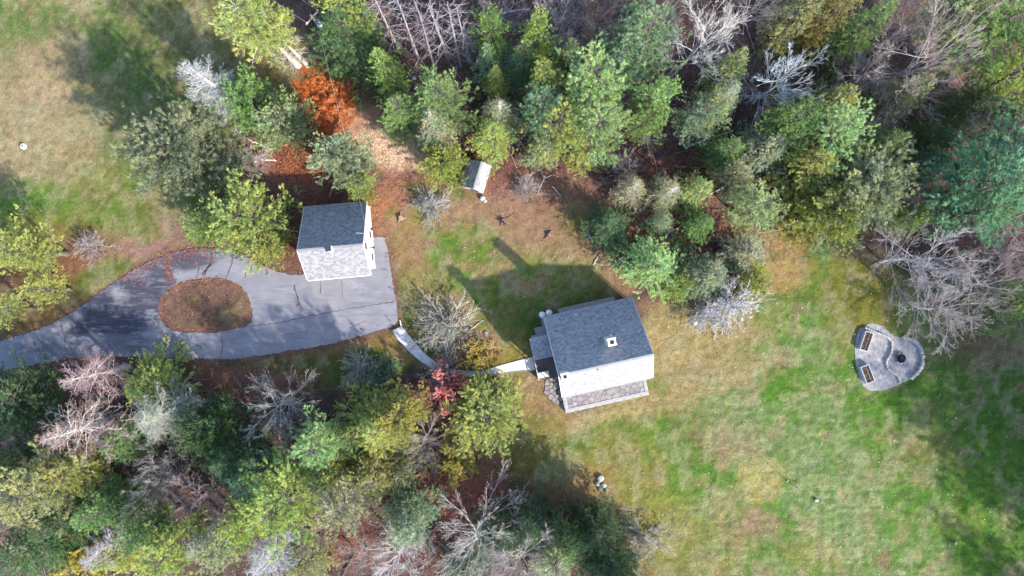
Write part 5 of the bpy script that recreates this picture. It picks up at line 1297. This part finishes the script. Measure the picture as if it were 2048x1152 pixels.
('leafshrub', 165, 1115, 52, 4, 'ye', "golden yellow shrub near the bottom left corner"),
('pine', 5, 1060, 56, 13, 'gg', "grey-green pine on the left edge near the bottom"),
('hemlock', 240, 1105, 52, 10, 'yg', "yellow-green evergreen beside the golden shrub"),
('dead', 235, 1080, 44, 11, 's', "small silver dead conifer beside the golden shrub"),
('pine', 350, 1105, 70, 12, 'yg', "yellow-green pine at the bottom edge"),
('pine', 290, 1060, 46, 11, 'gr', "green pine between silver dead conifer and tangled mauve tree"),
('pine', 440, 1090, 52, 11, 'gg', "grey-green pine at the bottom beside the white dead conifers"),
('dead', 550, 1105, 52, 12, 's', "white spiky dead conifer at the bottom edge"),
('dead', 420, 1070, 36, 10, 's', "thin white dead conifer between the two bottom pines"),
('hemlock', 610, 1135, 50, 8, 'ol', "low olive evergreen at the bottom edge by the red leaves"),
('bare', 620, 1075, 50, 8, 'm', "bare mauve tree between the white dead conifer and red leaves"),
('bare', 720, 1120, 56, 6, 'm', "low bare mauve tree on the red leaves at the bottom"),
('hemlock', 120, 1040, 40, 10, 'dk', "dark narrow evergreen below the broad olive pine"),
# shrubs
('shrub', 897, 652, 66, 2.4, 'yw', "wide bare shrub with a few yellow leaves beside the walkway"),
('leafshrub', 955, 715, 34, 1.6, 'ye', "yellow-leaved bush where the walkway straightens"),
('leafshrub', 888, 778, 46, 3.9, 'rd', "red-leaved shrub on the inner bend of the walkway"),
('shrub', 884, 742, 40, 2.2, 'g', "bare grey shrub overlapping the walkway above the red one"),
('shrub', 722, 735, 40, 1.8, 'g', "small bare grey shrub between driveway and lower wood"),
('shrub', 860, 412, 42, 1.8, 's', "pale bare shrub on the red earth between garage and shed"),
('shrub', 176, 490, 34, 1.4, 'm', "small bare shrub in the rusty grass above the driveway"),
('shrub', 500, 325, 36, 1.6, 'pk', "pinkish bare shrub on red ground by the grey boulder"),
('leafshrub', 755, 748, 40, 1.4, 'dk', "low dark green shrub below the walkway's start"),
('shrub', 1050, 375, 30, 1.2, 'm', "low bare brush on the brown clearing beyond the shed"),
# outside the frame, shading the lawn
('pine', 2440, 960, 120, 17, 'gr', "green pine standing outside the picture, shading the right of the lawn"),
('pine', 2480, 1100, 120, 18, 'gr', "green pine outside the picture, shading the lawn's lower right"),
('pine', 2450, 1260, 120, 18, 'gr', "green pine outside the picture beyond the lower right corner"),
('hemlock', 2400, 1160, 90, 15, 'dk', "dark hemlock outside the picture beyond the lower right corner"),
('pine', 2420, 830, 110, 16, 'tl', "teal pine outside the picture beside the shaded lawn"),
('hemlock', 2330, 1400, 90, 15, 'dk', "dark hemlock outside the picture below the lower right corner"),
('pine', 1330, 1260, 80, 14, 'gr', "green pine outside the picture below the rock pile"),
('pine', 2520, 1010, 130, 19, 'gr', "tallest green pine outside the picture beyond the shaded lawn"),
('pine', 2400, 1040, 110, 17, 'gr', "green pine outside the picture nearest the shaded lawn's lower half"),
('hemlock', 2380, 900, 100, 16, 'dk', "dark hemlock outside the picture nearest the shaded lawn's upper half"),
('pine', 2300, 690, 90, 14, 'gr', "green pine outside the picture beyond the bare trees"),
]
for row in TREES: tree(*row[:7], bark=row[7] if len(row) > 7 else None)

# ------------------------------------------------------------------ brush, logs, stumps
def in_wood_points(n, seed):
    r = np.random.default_rng(seed); x = r.uniform(-60, 2110, n); y = r.uniform(-60, 1210, n); k = wood(x, y) & ~paved(x, y); return x[k], y[k]
ux, uy = in_wood_points(5200, 3); m = len(ux); r_ = np.random.default_rng(8)
b0 = np.stack([(ux - 1024) * S, (576 - uy) * S, np.zeros(m)], -1); an = r_.uniform(0, 6.283, m)
nst = 5; bi = np.repeat(np.arange(m), nst); d = unit(np.stack([r_.normal(0, .8, m * nst), r_.normal(0, .8, m * nst), r_.uniform(.2, 1.1, m * nst)], -1)); L = r_.uniform(.4, 1.5, m * nst)
S3 = np.linspace(0, 1, 3)[None, :, None]
Q = b0[bi][:, None] + d[:, None] * L[:, None, None] * S3 + r_.normal(0, .06, (m * nst, 3, 3)) * S3
V, F = tubes(Q, np.full((m * nst, 1), .016) * (1 - .5 * S3[0, :, 0])[None], 3)
me = mesh_np("undergrowth", V, F); cc = np.repeat((np.array([(.26, .21, .21)]) * r_.uniform(.5, 1.5, m)[:, None])[bi], 9, 0); col_attr(me, "col", cc)
tag(link("undergrowth", me, M['litter']), "bare grey brush covering the forest floor", "undergrowth", kind='stuff')
# dead sticks lying about
ux, uy = in_wood_points(1500, 5); m = len(ux); an = r_.uniform(0, 6.283, m); L = r_.uniform(.6, 2.6, m)
c0 = np.stack([(ux - 1024) * S, (576 - uy) * S, np.full(m, .08)], -1); d = np.stack([np.cos(an), np.sin(an), r_.normal(0, .05, m)], -1)
Q = c0[:, None] + d[:, None] * L[:, None, None] * (S3 - .5) + r_.normal(0, .05, (m, 3, 3))
V, F = tubes(Q, np.full((m, 3), .028), 4); me = mesh_np("fallen_sticks", V, F); col_attr(me, "col", np.repeat(np.array([(.34, .30, .29)]) * r_.uniform(.4, 1.4, m)[:, None], 12, 0))
tag(link("fallen_sticks", me, M['litter']), "grey sticks lying on the forest floor", "sticks", kind='stuff')
def log(pts, r0, r1, label, col=None, name="fallen_log", cat="log", z=.15, twigs=0, seed=0):
    r = np.random.default_rng(seed); k = len(pts); Pn = np.array([[(*P(*p), z + (p[2] if len(p) > 2 else 0)) for p in [(q[0], q[1]) for q in pts]]]); Pn = Pn.reshape(1, k, 3)
    f = np.linspace(0, k - 1, k * 4); i0 = np.minimum(f.astype(int), k - 2); fr = (f - i0)[:, None]; Pn = (Pn[0, i0] * (1 - fr) + Pn[0, i0 + 1] * fr)[None]; Pn = Pn + r.normal(0, .025, Pn.shape)
    root = tag(link(name, None, loc=tuple(Pn[0, 0] * np.array([1, 1, 0]))), label, cat); Pn = Pn - Pn[0, 0] * np.array([1, 1, 0])
    V, F = tubes(Pn, np.linspace(r0, r1, Pn.shape[1])[None], 7); o = link("trunk", mesh_np("trunk", V, F, True), M['bark'], root); o.color = (*(col or (.55, .52, .50)), 1)
    if twigs:
        K = Pn.shape[1]; bi = r.integers(0, K - 1, twigs); tg = unit(Pn[0, bi + 1] - Pn[0, bi]); sd = np.cross(tg, np.array([0, 0, 1.])) * np.where(r.uniform(size=twigs) < .5, -1, 1)[:, None]
        dd_ = unit(tg * .8 + sd * r.uniform(.4, 1.2, (twigs, 1)) + np.array([0, 0, 1.]) * r.uniform(0, .8, (twigs, 1))); L = r.uniform(.3, 1.3, twigs)
        Q = Pn[0, bi][:, None] + dd_[:, None] * L[:, None, None] * S3 + r.normal(0, .05, (twigs, 3, 3)) * S3; V, F = tubes(Q, np.full((twigs, 1), .028) * (1 - .6 * S3[0, :, 0])[None], 4)
        o = link("branches", mesh_np("branches", V, F), M['bark'], root); o.color = (*(col or (.55, .52, .50)), 1)
W_ = (.62, .58, .55)
log([(545, 300), (522, 290), (500, 280), (485, 272), (470, 258)], .10, .03, "pale fallen birch lying towards the silver dead conifer", W_, twigs=16, seed=1)
log([(553, 322), (530, 320), (510, 318), (490, 320)], .08, .03, "pale fallen branch beside the pinkish bare shrub", W_, twigs=8, seed=2)
log([(1370, 296), (1410, 280), (1465, 262)], .12, .06, "straight white fallen log in the upper wood", W_, seed=3)
log([(360, 778), (400, 765)], .16, .12, "short grey log end below the driveway", (.45, .44, .45), seed=4)
log([(1380, 410), (1440, 378), (1480, 350)], .13, .05, "grey fallen trunk between firs above the house", (.42, .40, .42), twigs=14, seed=5)
log([(1330, 470), (1385, 440)], .10, .05, "grey fallen trunk beside the rust leaf clearing", (.42, .40, .42), twigs=10, seed=6)
log([(685, 1152), (712, 1100), (690, 1075)], .14, .10, "dark bent log on the red leaves at the bottom", (.07, .05, .05), seed=7)
log([(1000, 28), (1060, 18)], .12, .06, "fallen grey trunk near the top edge", (.40, .37, .40), twigs=10, seed=8)
log([(1460, 605), (1500, 612)], .09, .05, "dark stick lying in the silver shrub", (.06, .05, .06), z=.6, seed=9)
log([(800, 640), (803, 652)], .06, .06, "pale timber end at the start of the walkway", (.6, .56, .5), seed=10)
def stump(px, py, label, col, R=.28, roots=7, seed=0, spikes=0):
    r = np.random.default_rng(seed); x, y = P(px, py); root = tag(link("tree_stump", None, loc=(x, y, 0)), label, "stump")
    bm = bmesh.new(); add_cyl(bm, (0, 0, -.05), (.03, .02, .35), R, R * .75, 10); o = link("bole", bm_mesh("bole", bm), M['bark'], root); o.color = (*col, 1)
    if roots:
        a = np.arange(roots) * 6.283 / roots + r.uniform(-.4, .4, roots); L = r.uniform(.2, .9, roots) ** 1.3; d = np.stack([np.cos(a), np.sin(a), np.zeros(roots)], -1); t = np.linspace(0, 1, 5)[None, :, None]
        Q = d[:, None] * (L[:, None, None] * t + R * .5) + r.normal(0, .06, (roots, 5, 3)) * t; Q[..., 2] = .22 * (1 - t[..., 0]) ** 1.5 + .04
        V, F = tubes(Q, np.repeat(.09 * (1 - .75 * t[..., 0]), roots, 0), 6); o = link("roots", mesh_np("roots", V, F, True), M['bark'], root); o.color = (*col, 1)
    if spikes:
        d = unit(np.stack([r.normal(0, 1, spikes), r.normal(0, 1, spikes), r.uniform(.1, 1.0, spikes)], -1)); L = r.uniform(.6, 2.6, spikes); t = np.linspace(0, 1, 4)[None, :, None]
        Q = d[:, None] * L[:, None, None] * t + r.normal(0, .1, (spikes, 4, 3)) * t + np.array([0, 0, .2]); V, F = tubes(Q, np.repeat(.05 * (1 - .7 * t[..., 0]), spikes, 0), 5); o = link("branches", mesh_np("branches", V, F, True), M['bark'], root); o.color = (*col, 1)
stump(802, 436, "tan stump with splayed roots near the garage", (.30, .20, .15), .3, 5, 1)
stump(1006, 442, "dark stump with pale scattered branches on the clearing", (.14, .10, .10), .26, 6, 2, 5)
stump(1098, 470, "reddish stump with pale roots on the lawn above the house", (.22, .13, .10), .24, 5, 3)
stump(1088, 355, "grey driftwood-like stump with three long curved roots", (.46, .42, .42), .2, 3, 4)
stump(1290, 280, "spiky uprooted grey stump in the upper wood", (.46, .43, .42), .34, 8, 5, 30)
stump(1246, 495, "rust-brown stump with roots beside the dark green fir", (.20, .09, .06), .4, 9, 6, 8)
stump(1182, 475, "small grey stump with twigs near the clearing edge", (.36, .33, .34), .16, 5, 7, 4)
stump(1375, 335, "dark brushy stump below the fallen log", (.17, .11, .09), .3, 8, 8, 40)
stump(925, 318, "tangle of cut brown branches behind the shed", (.20, .12, .09), .25, 6, 9, 60)
def branch_curve(pts, label, seed): log(pts, .05, .025, label, (.52, .48, .47), "fallen_branch", "branch", .06, 0, seed)
branch_curve([(1092, 355), (1105, 350), (1118, 354)], "curved pale branch lying above the driftwood-like stump", 21)
branch_curve([(1086, 362), (1080, 375), (1074, 388)], "pale branch lying below the driftwood-like stump", 22)
branch_curve([(1104, 372), (1114, 383), (1122, 392)], "thin pale branch at the edge of the clearing beyond the stump", 23)
branch_curve([(1186, 530), (1195, 515), (1200, 508)], "forked pale twig on the lawn above the house", 24)
branch_curve([(940, 660), (955, 648), (968, 640)], "pale twig on the straw beside the wide bare shrub", 25)

# ------------------------------------------------------------------ utility pole and lines
px_, py_ = P(622, 30, 10.2)
up_ = tag(link("utility_pole", None, loc=(px_, py_, 0)), "grey utility pole with pale transformer at the top edge of the wood", "utility pole")
bm = bmesh.new(); add_cyl(bm, (0, 0, -.3), (0, 0, 10.2), .17, .12, 10); o = link("pole", bm_mesh("pole", bm), M['wood'], up_)
bm = bmesh.new(); add_box(bm, (0, 0, 9.7), (1.9, .1, .12), math.radians(50)); link("crossarm", bm_mesh("crossarm", bm), M['wood'], up_)
tr_ = math.radians(-35)
bm = bmesh.new(); add_cyl(bm, (.42, -.3, 8.2), (.42, -.3, 9.2), .3, .3, 14); add_cyl(bm, (.42, -.3, 9.2), (.42, -.3, 9.3), .3, .1, 14); link("transformer", bm_mesh("transformer", bm, False), M['transformer'], up_)
for s_ in (-.8, 0, .8):
    bm = bmesh.new(); add_cyl(bm, (s_ * math.cos(.87), s_ * math.sin(.87), 9.76), (s_ * math.cos(.87), s_ * math.sin(.87), 9.95), .05, .04, 8); link("insulator", bm_mesh("insulator", bm), M['tank'], up_)
def wire(a, b, sag, label, r=.018):
    t = np.linspace(0, 1, 14); Pn = np.array(a)[None] * (1 - t[:, None]) + np.array(b)[None] * t[:, None]; Pn[:, 2] -= sag * 4 * t * (1 - t)
    root = link("overhead_wire", mesh_np("overhead_wire", *tubes(Pn[None], np.full((1, 14), r), 5)), M['wire']); tag(root, label, "wire", "overhead wires")
A_ = np.array([px_, py_, 9.95]); off = np.array([math.cos(.87), math.sin(.87), 0]) * .8
far = np.array([*P(300, -190, 9.9), 9.9])
wire(A_ - off, far - off, .6, "overhead wire on the field side of the utility pole")
wire(A_ + off, far + off, .6, "overhead wire on the wood side of the utility pole")
gm = garage.matrix_basis @ Vector((3.65, .2, 5.9))
wire(A_ + np.array([.1, -.1, -1.2]), np.array([gm.x, gm.y, gm.z]), .5, "thin service wire from the utility pole to the garage", .012)
